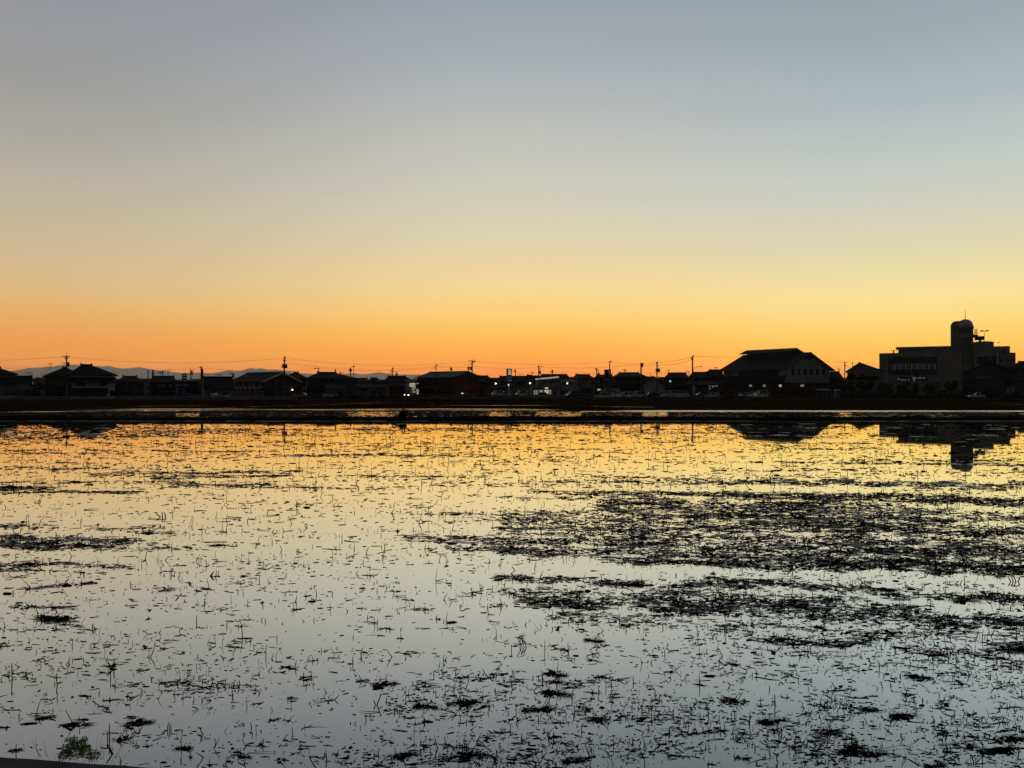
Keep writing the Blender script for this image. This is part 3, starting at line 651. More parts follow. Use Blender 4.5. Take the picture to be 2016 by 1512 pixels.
# towers
tv = 3.0; tu = fr.hit(1900.3,700,tv)[0]; tD = fr.o[1]+tu*fr.s+tv*fr.c; tr_ = 15.8*tD*math.cos(math.atan(892/F))/F
zc = fz(641,1900); zd = fz(627.2,1900); zw = fz(660,1900)
tower = link('round_tower', MB().lathe(tu,tv,[(tr_,-.1),(tr_,zc-1.0),(tr_+.25,zc-1.0),(tr_+.25,zc-.2),(tr_+.05,zc-.2),(tr_+.05,zc)],40), 'wall_concrete', r, True)
dp = [(tr_*math.cos(t)+.02, zc+(zd-zc)*math.sin(t)) for t in [math.pi/2*i/9 for i in range(10)]]
dome = link('dome', MB().lathe(tu,tv,dp,40), 'dome_metal', tower, True)
link('spire', MB().tube((tu,tv,zd-.1),(tu,tv,fz(607,1900)),.12,.05), 'steel', dome)
link('tower_window', MB().box(fr.hit(1905,0,tv-tr_)[0],fr.hit(1909,0,tv-tr_)[0],tv-tr_-.05,tv-tr_+.6,fz(652.5,1905),fz(647.5,1905)), 'frame_dark', tower)
tb = MB(); xa_ = fr.hit(1871.5,690,5.0)[0]; xb_ = tu
tb.box(xa_,xb_,1.5,5.5,-.1,fz(640,1872)); link('square_tower', tb, 'wall_concrete', r)
pr = [(xa_+ (1-math.cos(t))*1.6, fz(640,1872)+math.sin(t)*(fz(632,1872)-fz(640,1872))) for t in [math.pi/2*i/6 for i in range(7)]]
link('vaulted_roof', MB().extrude([(xa_-.15,fz(640,1872))]+pr+[(xb_,pr[-1][1]),(xb_,fz(640,1872))],1.4,5.6), 'dome_metal', r)
link('tower_gallery', MB().lathe(tu,tv,[(tr_+.02,zw-.8),(tr_+.4,zw-.8),(tr_+.4,zw+.35),(tr_+.02,zw+.35)],40), 'wall_concrete', tower)
link('tower_band', MB().box(fr.hit(1873.5,0,1.4)[0],tu,1.1,1.45,zw-.8,zw+.35), 'wall_concrete', r)
# stepped right part
link('bridge', MB().box(tu+tr_-.5,fr.hit(1925,0,3)[0],1.8,4.4,fz(662.5,1918),fz(658.4,1918)), 'wall_concrete', r)
cg = MB(); ca = tu+tr_+.4; cb = fr.hit(1924,0,3)[0]; c0 = fz(658.4,1918); c1 = fz(647.6,1918)
for a_ in np.linspace(ca,cb,6):
    for b_ in (2.0,4.2): cg.tube((a_,b_,c0),(a_,b_,c1),.05,n=4)
for z_ in (c1,(c0+c1)/2):
    for b_ in (2.0,4.2): cg.tube((ca,b_,z_),(cb,b_,z_),.05,n=4)
link('railing', cg, 'steel', r)
link('roof_tank', MB().box(fr.hit(1920,0,4)[0],fr.hit(1938,0,4)[0],4,8,fz(667.6,1930),fz(660.6,1930)), 'frame_dark', r)
link('tank_leg', MB().box(fr.hit(1928,0,4)[0],fr.hit(1932,0,4)[0],5,7,fz(672,1930),fz(667.6,1930)), 'frame_dark', r)
link('stair_block', MB().box(tu+tr_-.6,fr.hit(1956.5,0,4)[0],4,14,-.1,fz(672.6,1950)), 'wall_concrete', r)
q_ = fr.hit(1938,0,3.7)[0]; link('curved_parapet', MB().lathe(q_,8,[(3.6,fz(673,1938)),(3.2,fz(671,1938)),(1.6,fz(670,1938)),(.05,fz(669.8,1938))],24), 'wall_concrete', r)
link('right_block', MB().box(fr.hit(1956.5,0,5)[0]+.003,fr.hit(1988.5,0,5)[0],5,15,-.1,fz(680.2,1980)), 'wall_concrete', r)
link('end_block', MB().box(fr.hit(1988.5,0,5)[0]+.003,fr.hit(1999.6,0,5)[0],5.2,15,-.1,fz(693.2,1995)), 'wall_concrete', r)
link('low_wing', MB().box(tu+tr_+.003,fr.hit(1964,0,1)[0],1,3.9,-.1,fz(690,1950)), 'wall_concrete', r)
link('roof_rim', MB().box(tu+tr_+.003,fr.hit(1950,0,.8)[0],.8,3.9,fz(690,1950)+.003,fz(690,1950)+.35), 'wall_pale', r)
link('downpipe', MB().box(fr.hit(1963,0,.7)[0],fr.hit(1965,0,.7)[0],.6,.95,0,fz(690,1963)), 'wall_white', r)
for x in (1974,): window(r,fr.hit(x,0,5)[0],fr.hit(x+6.5,0,5)[0],fz(691.4,1978),fz(687.6,1978),4.97)
for x in (1969,1981.5,1992): window(r,fr.hit(x,0,5)[0],fr.hit(x+4.5,0,5)[0],fz(712,1978),fz(706,1978),4.97 if x<1988 else 5.17)
for k in range(6): window(r,fr.hit(1924+k*6.4,0,1)[0],fr.hit(1928.6+k*6.4,0,1)[0],fz(716,1940),fz(702,1940),.97,'frame_dark','glass')
link('roof_railing', (lambda m:[m.tube((fr.hit(1752+i*3.4,0,1)[0],1,fz(695.5,1732)),(fr.hit(1752+i*3.4,0,1)[0],1,fz(689.6,1758)),.05,n=4) for i in range(5)] and m.tube((fr.hit(1752,0,1)[0],1,fz(689.8,1758)),(fr.hit(1765.6,0,1)[0],1,fz(689.8,1758)),.06,n=4))(MB()), 'steel', r)
link('roof_vent', MB().box(fr.hit(1758,0,1.5)[0],fr.hit(1760.3,0,1.5)[0],1.5,2.3,fz(695.5,1732)+.003,fz(689,1758)), 'frame_dark', r)
fl = MB(); fx_ = fr.hit(1938.3,0,4)[0]; fl.tube((fx_,4.5,fz(672.6,1950)),(fx_,4.5,fz(651,1938)),.07)
for s_ in (-1,1): fl.tube((fx_,4.5,fz(652,1938)),(fx_+s_*.9,4.5,fz(649.8,1938)),.07); fl.box(fx_+s_*.85-.5,fx_+s_*.85+.5,4.2,4.8,fz(651,1938),fz(648.6,1938))
link('floodlight_mast', fl, 'steel', r)

house('gabled tiled house with bright eave edge in front of the domed building', 1892,2004,214,733.5,712.5,1949,1949,'v',11,'wall_dark','tile', wins=[(1914,748,1920,754),(1982,761,1989,774,'frame_dark','wall_pale'),(1991,761,1997,774,'frame_dark','wall_pale')], skirt=[(1890,1912,752,754,1.2),(1975,2014,748,752,1.4)], band=[(1922,742,1950,745,'wall_mid')])
house('dark tiled house cut by the right edge of the view', 1986,2110,236,723,712,2006,2080,'u',10,'wall_dark','tile')

# distant roofs filling the line behind
spots = [(-30,60,743),(62,100,744),(215,250,747),(270,305,746),(340,372,749),(372,402,747),(455,500,745),(590,625,743),(700,740,748),(736,772,748),(800,838,747),(930,965,746),(960,1000,748),(1030,1062,745),(1100,1135,743),(1160,1190,745),(1186,1225,742),(1262,1300,742),(1290,1325,743),(1345,1378,744),(1400,1430,738),(1600,1645,741),(1640,1680,745),(1700,1740,730),(1985,2040,728)]
dirs = ['behind the far left houses','just right of the far left house','right of the white-walled house','left of the three-window house','behind the red sign board','behind the banner post','left of the long apartment house','behind the parked silver cars','under the end of the mountains','left of the white gabled hall','behind the lit shop','behind the red-brown building','left of the pylon sign','behind the square billboard','behind the white mono-pitch shop','left of the dark sign tower','behind the dark sign tower','right of the big hipped house','left of the clinic','behind the curved street light','behind the big hall at its left','behind the big hall at its right','by the tree right of the hall','behind the broad gable house','at the right edge of the view']
for (a,b,y),dn in zip(spots,dirs):
    D = random.uniform(340,430); e = y+random.uniform(4,6.5); w_ = b-a
    house('distant dark tiled roof '+dn, a,b,D,e,y,a+w_*random.uniform(.12,.3),b-w_*random.uniform(.12,.3),'u',9,random.choice(['wall_dark','wall_mid']),'tile', name='distant_house', group='distant houses behind the first row')

# ------------------------------------------------------------------ signs
fr = Fr(363,205); r = fr.root('sign_board','dark red square sign board with two pale text lines standing above the low workshop','sign')
u0,z0 = fr.hit(358.4,750); u1,z1 = fr.hit(367.2,735.4)
link('panel', MB().box(u0,u1,-.15,.15,z0,z1), 'red_dark', r)
mk = MB()
for y0,y1,x0,x1 in ((739.6,738.2,360,365.5),(744.4,743,360,365.5)):
    for k in range(4):
        p,z_a = fr.hit(x0+(x1-x0)*k/4,y0,-.18); q,z_b = fr.hit(x0+(x1-x0)*(k+.75)/4,y1,-.18); mk.box(p,q,-.19,-.16,z_a,z_b)
link('lettering', mk, 'mark_white', r)
for u in (u0+.15,u1-.15): link('post', MB().box(u-.08,u+.08,-.08,.08,0,z0), 'steel', r)
fr = Fr(397.5,170); r = fr.root('banner_post','tall narrow upright sign, dark above and yellowish below, standing by the roadside wall','sign')
u0,z0 = fr.hit(395.6,745); u1,z1 = fr.hit(400,726.4); link('upper_panel', MB().box(u0,u1,-.12,.12,z0,z1), 'sign_black', r)
u2,z2 = fr.hit(396,774.5); u3,_ = fr.hit(400.4,745); link('lower_panel', MB().box(u2,u3,-.1,.1,z2,z0-.01), 'yellow_post', r)
link('post', MB().tube((.05,0,0),(.05,0,z1+.4),.07), 'steel', r)
mk = MB()
for k in range(5):
    p,z_a = fr.hit(397,730+k*3.1,-.14); q,z_b = fr.hit(398.8,728.2+k*3.1,-.14); mk.box(p,q,-.15,-.13,z_a,z_b)
link('lettering', mk, 'wall_mid', r)
# pylon sign
fr = Fr(1002,222); r = fr.root('pylon_sign','tall shop pylon sign with a white emblem on dark red above white and red boards','sign')
def sb(x0,y0,x1,y1,va,vb,name,mm,par=None):
    p,z_a = fr.hit(x0,y0); q,z_b = fr.hit(x1,y1); return link(name, MB().box(p,q,va,vb,z_a,z_b), mm, par or r)
top = sb(997,740.6,1007.8,726,-.35,.35,'emblem_board','red_dark')
em = MB()
def eb(x0,y0,x1,y1):
    p,z_a = fr.hit(x0,y0); q,z_b = fr.hit(x1,y1); em.box(p,q,-.39,-.36,z_a,z_b)
eb(1001,731,1005.6,727.6); eb(1000.2,737,1002,731.9); eb(1001.9,737.4,1004.9,731.2); eb(1004.8,737,1006.4,731.9); eb(1000.4,738.4,1002,737.3); eb(1002.8,738.2,1004,737.2); eb(1005,738.4,1006.4,737.3); eb(1000,730.2,1001,728.8); eb(1005.6,730.2,1006.4,728.8)
link('emblem', em, 'sign_panel', top)
sb(997.2,745.6,1008,741,-.3,.3,'white_board','wall_white')
rb_ = sb(997.6,752.2,1008,746,-.3,.3,'red_board','red')
m = MB(); p,z_a = fr.hit(999.5,749.5); q,z_b = fr.hit(1007.2,748.4); m.box(p,q,-.34,-.31,z_a,z_b); link('lettering', m, 'mark_white', rb_)
link('post', MB().box(-.35,.35,-.25,.25,0,fr.hit(0,752)[1]), 'wall_mid', r)
fr = Fr(1001.8,214); r = fr.root('lit_column','slim white column with glowing top below the pylon sign','lamp')
link('column', MB().tube((0,0,0),(0,0,fr.hit(0,759.5)[1]),.22), 'wall_white', r)
link('lamp_head', MB().tube((0,0,fr.hit(0,759.4)[1]),(-.15,0,fr.hit(0,756.4)[1]),.22,.14), 'lamp_glow_dim', r)
fr = Fr(1042,236); r = fr.root('billboard','dark square billboard on one post left of the white mono-pitch shop','sign')
u0,z0 = fr.hit(1037,746.6); u1,z1 = fr.hit(1048,736.4); link('panel', MB().thick([(u0,-.2,z1),(u1,-.2,z1-.3),(u1,.2,z1-.3),(u0,.2,z1)],[(0,1,2,3)],z1-z0), 'sign_black', r)
link('post', MB().box(u0-.05,u0+.2,-.1,.1,0,z0+.2), 'steel', r)
fr = Fr(1196,214); r = fr.root('sign_tower','dark rectangular sign tower pierced by a narrow slot and carried on two pale legs','sign')
u0,z0 = fr.hit(1189.8,746.6); u1,z1 = fr.hit(1202.8,727.4); a,_ = fr.hit(1198.8,0); b,_ = fr.hit(1201,0); zs0 = fr.hit(0,738)[1]
link('panel', MB().box(u0,a,-.3,.3,z0,z1-.25), 'sign_black', r); link('side_panel', MB().box(b,u1,-.3,.3,z0,z1-.25), 'sign_black', r); link('top_rail', MB().box(u0,u1,-.32,.32,z1-.247,z1), 'sign_black', r)
link('lower_board', MB().box(u0,a-.003,-.25,.25,fr.hit(0,747.6)[1],z0-.003), 'wall_white', r)
for q in (u0+.1,a-.2): link('leg', MB().box(q-.08,q+.08,-.1,.1,0,fr.hit(0,747.7)[1]), 'wall_mid', r)
fr = Fr(1136.5,226); r = fr.root('concrete_pillar','tall grey square pillar right of the third lit lamp','pillar')
link('shaft', MB().box(-.3,.3,-.3,.3,0,fr.hit(0,737)[1]), 'wall_concrete', r); link('cap', MB().box(-.42,.42,-.42,.42,fr.hit(0,737)[1]+.002,fr.hit(0,736)[1]), 'sign_black', r)
fr = Fr(1179.5,206); r = fr.root('shop_sign','small bright rectangular sign above the parked wagon','sign')
u0,z0 = fr.hit(1176.2,768.5); u1,z1 = fr.hit(1182,765.8); link('light_box', MB().box(u0,u1,-.15,.15,z0,z1), 'lit_sign', r); link('post', MB().box(-.06,.06,-.05,.05,0,z0), 'steel', r)
fr = Fr(1201,214); r = fr.root('site_cabin','long low pale cabin with two small dark windows behind the parked wagons','cabin')
u0,z0 = fr.hit(1187,783); u1,z1 = fr.hit(1221,764.2); link('body', MB().extrude([(u0,.1),(u1,.1),(u1,z1),(u0+1.2,z1),(u0,z1-.5)],0,2.6), 'wall_pale', r)
for x0,x1 in ((1195,1197.6),(1204,1210)): window(r,fr.hit(x0,0)[0],fr.hit(x1,0)[0],fr.hit(0,770.4)[1],fr.hit(0,768.4)[1],0)
fr = Fr(1278,208); r = fr.root('notice_board','small white notice board with grey lines behind the dark sedan','sign')
u0,z0 = fr.hit(1273.4,772); u1,z1 = fr.hit(1281.8,766); link('panel', MB().box(u0,u1,-.06,.06,z0,z1), 'wall_white', r)
mk = MB(); 
for k in range(2): mk.box(u0+.2,u1-.3,-.09,-.07,z0+.25+k*.3,z0+.33+k*.3)
link('lettering', mk, 'frame_dark', r)
for q in (u0+.1,u1-.1): link('leg', MB().box(q-.04,q+.04,-.04,.04,0,z0), 'steel', r)
fr = Fr(1650,200); r = fr.root('portable_toilet','blue and white portable toilet with rounded roof right of the big hall','toilet')
u0,_ = fr.hit(1645.5,0); u1,_ = fr.hit(1655,0); z1 = fr.hit(0,768.5)[1]
link('cabin', MB().box(u0,u1,0,1.1,.08,z1), 'blue_pale', r); link('roof', MB().extrude([(u0-.04,z1),(u1+.04,z1),(u1-.1,z1+.2),(u0+.1,z1+.2)],-.04,1.14), 'wall_white', r)
link('door', MB().box(u0+.2,u1-.35,-.05,-.005,.15,z1-.12), 'blue_pale', r); link('skid', MB().box(u0-.1,u1+.1,-.1,1.2,0,.08), 'frame_dark', r)
fr = Fr(1629,206); r = fr.root('lean_to','small glazed lean-to porch with pale door panels at the right foot of the big hall','porch')
u0,_ = fr.hit(1610,0); u1,_ = fr.hit(1637,0); z1 = fr.hit(0,767.5)[1]
link('roof', MB().thick([(u0,-.4,z1-.1),(u1,-.4,z1-.1),(u1,2.4,z1+.25),(u0,2.4,z1+.25)],[(0,1,2,3)],.1), 'metal_roof', r)
for k in range(6): q = u0+.1+(u1-u0-.2)*k/5; link('post', MB().box(q-.05,q+.05,-.3,-.2,0,z1-.2), 'wall_mid', r)
link('wall', MB().box(u0+.1,u1-.1,2.0,2.1,0,z1), 'wall_dark', r)
for x in (1613,1622.5): link('door', MB().box(fr.hit(x,0)[0],fr.hit(x+5,0)[0],1.9,1.98,.1,z1-.7), 'wall_mid', r)

# ------------------------------------------------------------------ lit lamp posts
def lamp_post(px, py, D, label, mm='lamp_glow'):
    fr = Fr(px, D); r = fr.root('lamp_post', label, 'street lamp', 'lit lamp posts around the car park'); z = fr.hit(0,py)[1]
    link('pole', MB().tube((0,0,0),(0,0,z-.25),.07,.05), 'steel', r)
    link('globe', MB().lathe(0,0,[(.02,z-.24),(.16,z-.17),(.24,z),(.16,z+.17),(.02,z+.24)],14), mm, r, True)
lamp_post(976,755,232,'lit round lamp post left of the pylon sign')
lamp_post(1043.6,754.4,232,'lit round lamp post just right of the dark square billboard')
lamp_post(1116.8,754.6,232,'lit round lamp post right of the white mono-pitch shop')
lamp_post(1319.4,750.6,216,'faint lit lamp post in front of the dark house with level ridge','lamp_glow_dim')

# ------------------------------------------------------------------ utility poles
def upole(px, ytop, D, label, arms=(), spike=0, trans=(), r0=.19, base=None, lamp=None, extra=None, cat='utility pole'):
    fr = Fr(px, D); r = fr.root('utility_pole', label, cat, 'utility poles above the roofs'); zt = fr.hit(px,ytop)[1]
    link('pole', MB().tube((0,0,-.3),(0,0,zt),r0,r0*.72,8), 'pole', r)
    if spike: link('lightning_rod', MB().tube((0,0,zt-.2),(0,0,zt+spike*D/F),.05,.03,5), 'steel', r)
    for (dy, l, rr_) in arms:                          # metres below the top is dy px; l, rr_ extents in px
        z = zt-dy*D/F; a = -l*D/F; b = rr_*D/F
        arm = link('crossarm', MB().box(a,b,-.17,-.05,z-.08,z+.08), 'steel', r)
        ins = MB()
        for k in range(4):
            u = a+.12+(b-a-.24)*k/3; ins.tube((u,-.11,z+.08),(u,-.11,z+.32),.07,.04,5)
        link('insulator', ins, 'frame_dark', arm)
    for (dy, dx) in trans:
        z = zt-dy*D/F; u = dx*D/F
        t = link('transformer', MB().lathe(u,-.15,[(.02,z-.55),(.3,z-.5),(.3,z+.4),(.24,z+.5),(.02,z+.52)],10), 'steel', r)
        link('bracket', MB().tube((0,0,z),(u,-.15,z),.06), 'steel', t)
    return fr, r, zt
upole(131,699.5,176,'tallest pole at the far left, with wide crossarm and a transformer, before the mountains',[(3,8,7),(7,4,4)],6,[(18,4.2)])
upole(291.5,730,250,'thin bare pole above the low house left of the three-window house',[(1,1.5,3)],2)
upole(300,729,235,'pole with a dangling transformer at the left end of the three-window house roof',[(1,1,4)],2,[(6,2.2)])
upole(320.5,728.5,228,'plain pole standing over the middle of the three-window house',[(6,10,1)],2)
upole(375.5,728,232,'pole with right-hand arm and transformer between the red sign board and the banner post',[(2.5,1.5,7)],3,[(7,2.5)])
upole(396,722.5,196,'pole whose top shows just over the tall narrow banner post',[(1.5,3,3)],3)
upole(458,735,240,'short pole with crooked arm and transformer left of the long apartment house',[(1,7,2)],5,[(4,2)])
upole(560,703.5,186,'tall pole with two transformers in front of the long apartment house gable',[(1,1,3.2),(6.5,3.6,3.6)],6,[(17,-1.8),(17.5,3.6)])
upole(627.5,725,240,'pole with long left arm above the broad-eaved house',[(.8,10,1)],3)
upole(660.3,727,188,'dark pole running down past the silver minivan',[(6,.5,2.8)],0,(),.17)
upole(669.5,732.5,255,'small pole with right arm behind the broad-eaved house',[(2,.5,7),(4,2,2)],3)
upole(690.3,724,240,'pole with slanted box beside the round-topped mast',[(6,3,3)],2,[(5,0.0)])
fr = Fr(696,236); r = fr.root('mirror_mast','slim mast with a round disc on top beside the pole with the slanted box','mast','utility poles above the roofs')
z = fr.hit(0,721.5)[1]; link('pole', MB().tube((0,0,0),(0,0,z-.3),.06), 'steel', r); link('disc', MB().lathe(0,0,[(.02,z-.25),(.3,z-.18),(.36,z),(.3,z+.18),(.02,z+.25)],12), 'steel', r)
upole(773,724,236,'pole with two stubby arms behind the white gabled hall',[(1.8,1.5,3.2),(6,3.5,1.5)],2,(),.17)
upole(781,735,255,'short stub pole just right of the pole behind the white gabled hall',[(1,1,1)],2,[(2.5,0)])
upole(858.4,716,240,'slender pole with offset arms over the left end of the red-brown building',[(4.5,1,4.4),(8.5,5,1)],4,(),.15)
upole(888.4,725,250,'short pole with small arm over the red-brown building roof',[(2,3,3)],2,[(1.5,0)])
upole(929.6,709.5,212,'tall pole with three crossarms and a transformer at the red-brown building gable',[(1.5,7,5.5),(3.5,0,6.5),(7,5,2)],5,[(15.6,-2.4)])
upole(922.3,724,250,'thin mast with a round drum left of the tall three-armed pole',[],6,[(1,0)],.09)
upole(1014.6,728.5,250,'square-topped pole with two arms right of the pylon sign',[(.8,3,1),(3.6,3.4,3)],0)
upole(1048,733.5,300,'tiny far pole above the dark square billboard',[(.5,5,4)],2,(),.14)
upole(1060.5,720.5,238,'pole with right arms and transformer above the white mono-pitch shop',[(1.5,1.5,7),(6,1,4)],4,[(12.5,2.4)])
upole(1088.4,728.5,285,'small pole with drum above the dark hipped house behind the mono-pitch shop',[(1,2,1.5),(4,4,0)],0,[(3,-.6)],.2)
upole(1174.5,725.5,240,'pole with T-shaped top left of the dark sign tower',[(.3,4,2.6),(4,2,5)],0)
upole(1178.4,733.5,240,'short dark post just right of the T-topped pole',[],2,[(2.5,0.2)],.22)
upole(1200.4,712,210,'tall pole with one right arm rising behind the dark sign tower',[(.5,.8,4)],4)
upole(1230,730,262,'tiny pole with T arm above the big dark hipped house',[(.5,2.5,2.5)],0,(),.12)
upole(1262,715,214,'pole with forked top and box right of the big dark hipped house',[(1,1.5,6)],0,[(4,2.4)],.26)
upole(1280.3,733,300,'very thin far mast left of the pole with twin transformers',[],0,(),.1)
upole(1293.4,713,206,'tall pole with stacked arms and twin transformers by the car park',[(2,2.4,2.4),(8,.8,3)],3,[(16,-.6),(16,3.6)])
upole(1315.5,728.5,290,'tiny cross-topped pole above the dark house with level ridge',[(1.5,2,3)],0,(),.12)
upole(1354.7,731.5,290,'tiny cross-topped pole left of the curved street light',[(1,3,3)],0,(),.15)
fr, r, zt = upole(1363.4,701.5,196,'tallest plain pole with a curved street-light arm left of the big hall',[(.5,.8,2.8),(5,3.8,1.5)],0,(),.24)
m = MB(); pts = []
for i in range(9):
    t = i/8; pts.append((.1+t*1.9,-.1,fr.hit(0,728)[1]+(1-(1-t)**2.2)*.85))
m.path(pts,.05); arm = link('lamp_arm', m, 'steel', r); e = pts[-1]
link('lamp_head', MB().box(e[0]-.1,e[0]+.45,-.2,.0,e[2]-.1,e[2]+.06), 'steel', arm)
upole(1409.8,723,300,'small pole with crossarm beside the left eave of the big hall',[(1,4,1.5)],0,(),.16)
upole(1651.4,726,300,'tiny cross-topped pole between the big hall and the tree',[(1,2.4,2.4)],1,(),.12)
upole(1663,713,262,'pole with small brackets left of the broad gable-front house',[(1,.5,3),(5,2,.5),(8,.5,3)],0,(),.2)
upole(1678.5,714.5,262,'plain dark pole at the eave of the broad gable-front house',[(1,1,.5)],0,(),.15)
upole(1966,674,330,'hair-thin aerial on the roof of the domed building',[(.5,1.5,1.5)],0,(),.05, cat='aerial')

# overhead lines between the poles
LG = 'overhead power lines across the sunset sky'
def wire(a, Da, b, Db, sag, label, rad=.035):
    pts = []
    A = Vector((X(a[0],Da),Da,Z(a[1],Da))); B = Vector((X(b[0],Db),Db,Z(b[1],Db)))
    for i in range(21):
        t = i/20; p = A.lerp(B,t); p.z -= 4*sag*(Da+Db)/2/F*t*(1-t); pts.append(tuple(p))
    o = link('power_line', MB().path(pts, rad, 4), 'wire'); tag(o, label, 'power line', LG)
wire((-160,714),200,(131,702.6),176,2,'overhead line from the left edge to the tall left pole')
wire((131,703),176,(560,705),186,10.5,'long sagging overhead line between the two tallest poles on the left')
wire((560,705),186,(929.6,711),212,11,'sagging line from the twin-transformer pole to the three-armed pole',)
wire((560,714),186,(929.6,716),212,14,'lower line from the twin-transformer pole to the three-armed pole',.03)
wire((929.6,711),212,(1200.4,712.5),210,5.5,'line from the three-armed pole to the pole behind the sign tower')
wire((1200.4,712.5),210,(1262,716.5),214,1,'short line from the sign tower pole to the fork-topped pole')
wire((1262,716),214,(1293.4,714),206,.8,'upper short line between the fork-topped pole and the twin-transformer pole')
wire((1262,719),214,(1293.4,718.5),206,.6,'lower short line between the fork-topped pole and the twin-transformer pole')
wire((1293.4,713.5),206,(1363.4,703),196,2,'upper line up to the tallest plain pole')
wire((1293.4,716.5),206,(1363.4,706.5),196,6,'lower drooping line up to the tallest plain pole')
wire((1363.4,701.8),196,(1560,702.5),330,1,'line from the tallest plain pole to behind the big hall')
wire((1560,705),330,(1760,716),300,3,'line from behind the big hall to the right')
wire((1060.5,721.5),238,(1262,717),214,5,'line from the mono-pitch shop pole to the fork-topped pole')
wire((929.6,720.5),212,(1060.5,723),238,4,'line from the three-armed pole to the mono-pitch shop pole')
wire((773,726),236,(858.4,720.5),240,2,'line rising from the gabled hall pole to the slender pole')
wire((858.4,720.5),240,(929.6,723),212,1.5,'line from the slender pole to the three-armed pole')
wire((627.5,726),240,(773,728),236,3,'low line from the long-armed pole to the gabled hall pole',.03)
wire((396,724),196,(627.5,726),240,6,'low line from the banner-post pole to the long-armed pole',.03)
wire((320,729),228,(396,724),196,1,'short low line left of the banner-post pole',.03)
wire((-100,722),240,(131,722),176,3,'faint lower line at the far left',.025)
wire((1354,732.5),290,(1640,726),300,3,'faint far line passing behind the big hall',.03)
wire((1130,735),300,(1354,732),290,2,'faint far line above the dark sedan houses',.03)

# ------------------------------------------------------------------ cars
def car(label, px, D, L, Wd, Ht, kind, paint, head, tail_lit=False, lights=None, g=G):
    """local: +x forward, centred; head = heading angle in degrees about z (0 = towards image right)"""
    r = thing('parked_car', label, 'car', (X(px,D),D,g), R(head), 'cars parked along the far side')
    h = L/2; cl = .28; bl = Ht*.56
    if kind == 'van':   prof = [(-h,cl),(h-.05,cl),(h,bl*.8),(h-.12,bl),(h-.55,bl+.08),(-h,bl+.08)]; top = [(-h+.04,bl+.06),(h-.55,bl+.06),(h-1.05,Ht-.06),(h-1.2,Ht),(-h+.2,Ht),(-h+.04,Ht-.12)]
    elif kind == 'sedan': prof = [(-h,cl),(h,cl),(h,bl*.72),(h-.25,bl*.9),(h-1.1,bl+.02),(-h+.7,bl+.04),(-h+.05,bl)]; top = [(-h+.45,bl),(h-1.15,bl),(h-1.85,Ht-.05),(h-2.2,Ht),(-h+1.5,Ht),(-h+1.1,Ht-.07)]
    else:               prof = [(-h,cl),(h,cl),(h,bl*.75),(h-.2,bl*.92),(h-.95,bl+.03),(-h+.05,bl+.06)]; top = [(-h+.08,bl),(h-1.0,bl),(h-1.7,Ht-.06),(h-2.0,Ht),(-h+.45,Ht),(-h+.2,Ht-.1)]
    w = Wd/2
    body = MB(); n = len(prof)
    lv = [(-w,1.0),(w,1.0)]
    body.extrude(prof,-w,w)
    link('body', body, 'paint_'+paint, r)
    gl = MB(); k = len(top); wi = w-.05; wt_ = w-.22; zm = min(z for _,z in top); zM = max(z for _,z in top)
    def yy(z): return wi+(wt_-wi)*(z-zm)/(zM-zm)
    gl.v = [(x,-yy(z),z) for x,z in top]+[(x,yy(z),z) for x,z in top]
    gl.f = [tuple(range(k)),tuple(range(2*k-1,k-1,-1))]+[(i,k+i,k+(i+1)%k,(i+1)%k) for i in range(k)]
    link('cabin_glass', gl, 'glass', r)
    rf = MB(); xs = [x for x,z in top if z > Ht-.13]; a, b = min(xs)-.03, max(xs)+.03
    rf.box(a,b,-wt_-.04,wt_+.04,Ht-.06,Ht+.02)
    for x0,z0,x1,z1 in ((top[1][0],top[1][1],top[2][0],top[2][1]),(top[0][0]+.02,top[0][1],top[-1][0]+.02,top[-1][1])):
        for s_ in (-1,1): rf.tube((x0,s_*(yy(z0)+.02),z0),(x1,s_*(yy(z1)+.02),z1+.04),.05,n=4)
    xm = (a+b)/2
    for s_ in (-1,1):
        for q in ((xm-.3,) if kind != 'van' else (xm-.8,xm+.4)): rf.tube((q,s_*(wi+.01),bl),(q,s_*(wt_+.03),Ht),.05,n=4)
    link('roof', rf, 'paint_'+paint, r)
    for sx_ in (-1,1):
        for sy in (-1,1):
            x = sx_*(h-.72); wh = link('wheel', MB().tube((x,sy*(w-.2),.31),(x,sy*(w+.01),.31),.31,.31,14), 'rubber', r)
            link('rim', MB().tube((x,sy*(w+.012),.31),(x,sy*(w+.03),.31),.19,.17,10), 'paint_silver', wh)
    for sy in (-1,1):
        link('headlight', MB().box(h-.06,h+.02,sy*(w-.25)-.16,sy*(w-.25)+.16,bl*.62,bl*.82), lights or 'wall_white', r)
        link('tail_light', MB().box(-h-.02,-h+.05,sy*(w-.15)-.09,sy*(w-.15)+.09,bl*.6,bl*.95), 'red', r)
    return r
car('silver hatchback side-on left of the dark pole',617,200,3.9,1.65,1.5,'hatch','silver',172)
car('silver minivan with bright roof edge beside the dark pole',653,197,4.7,1.75,1.85,'van','silver',176)
car('low pale car roof peeping at the apartment house gable',594,208,3.6,1.6,1.35,'sedan','silver',170)
car('dark small car facing the field with both headlights on by the lit shop',803.5,206,3.4,1.55,1.75,'hatch','dark',-97,lights='headlight')
car('white boxy small van left of the pylon sign column',979,222,3.3,1.5,1.9,'van','white',215)
car('dark wagon tucked between the white boxy van and the pylon column',993,226,3.9,1.6,1.7,'hatch','silver',200)
car('white small van with high roof right of the pylon column',1026,222,3.3,1.5,1.9,'van','white',190)
car('silver low sedan in front of the lit shop windows',1066,210,4.4,1.7,1.45,'sedan','silver',178)
car('black tall four-wheel drive below the third lit lamp',1131,192,4.4,1.8,1.8,'van','black',200)
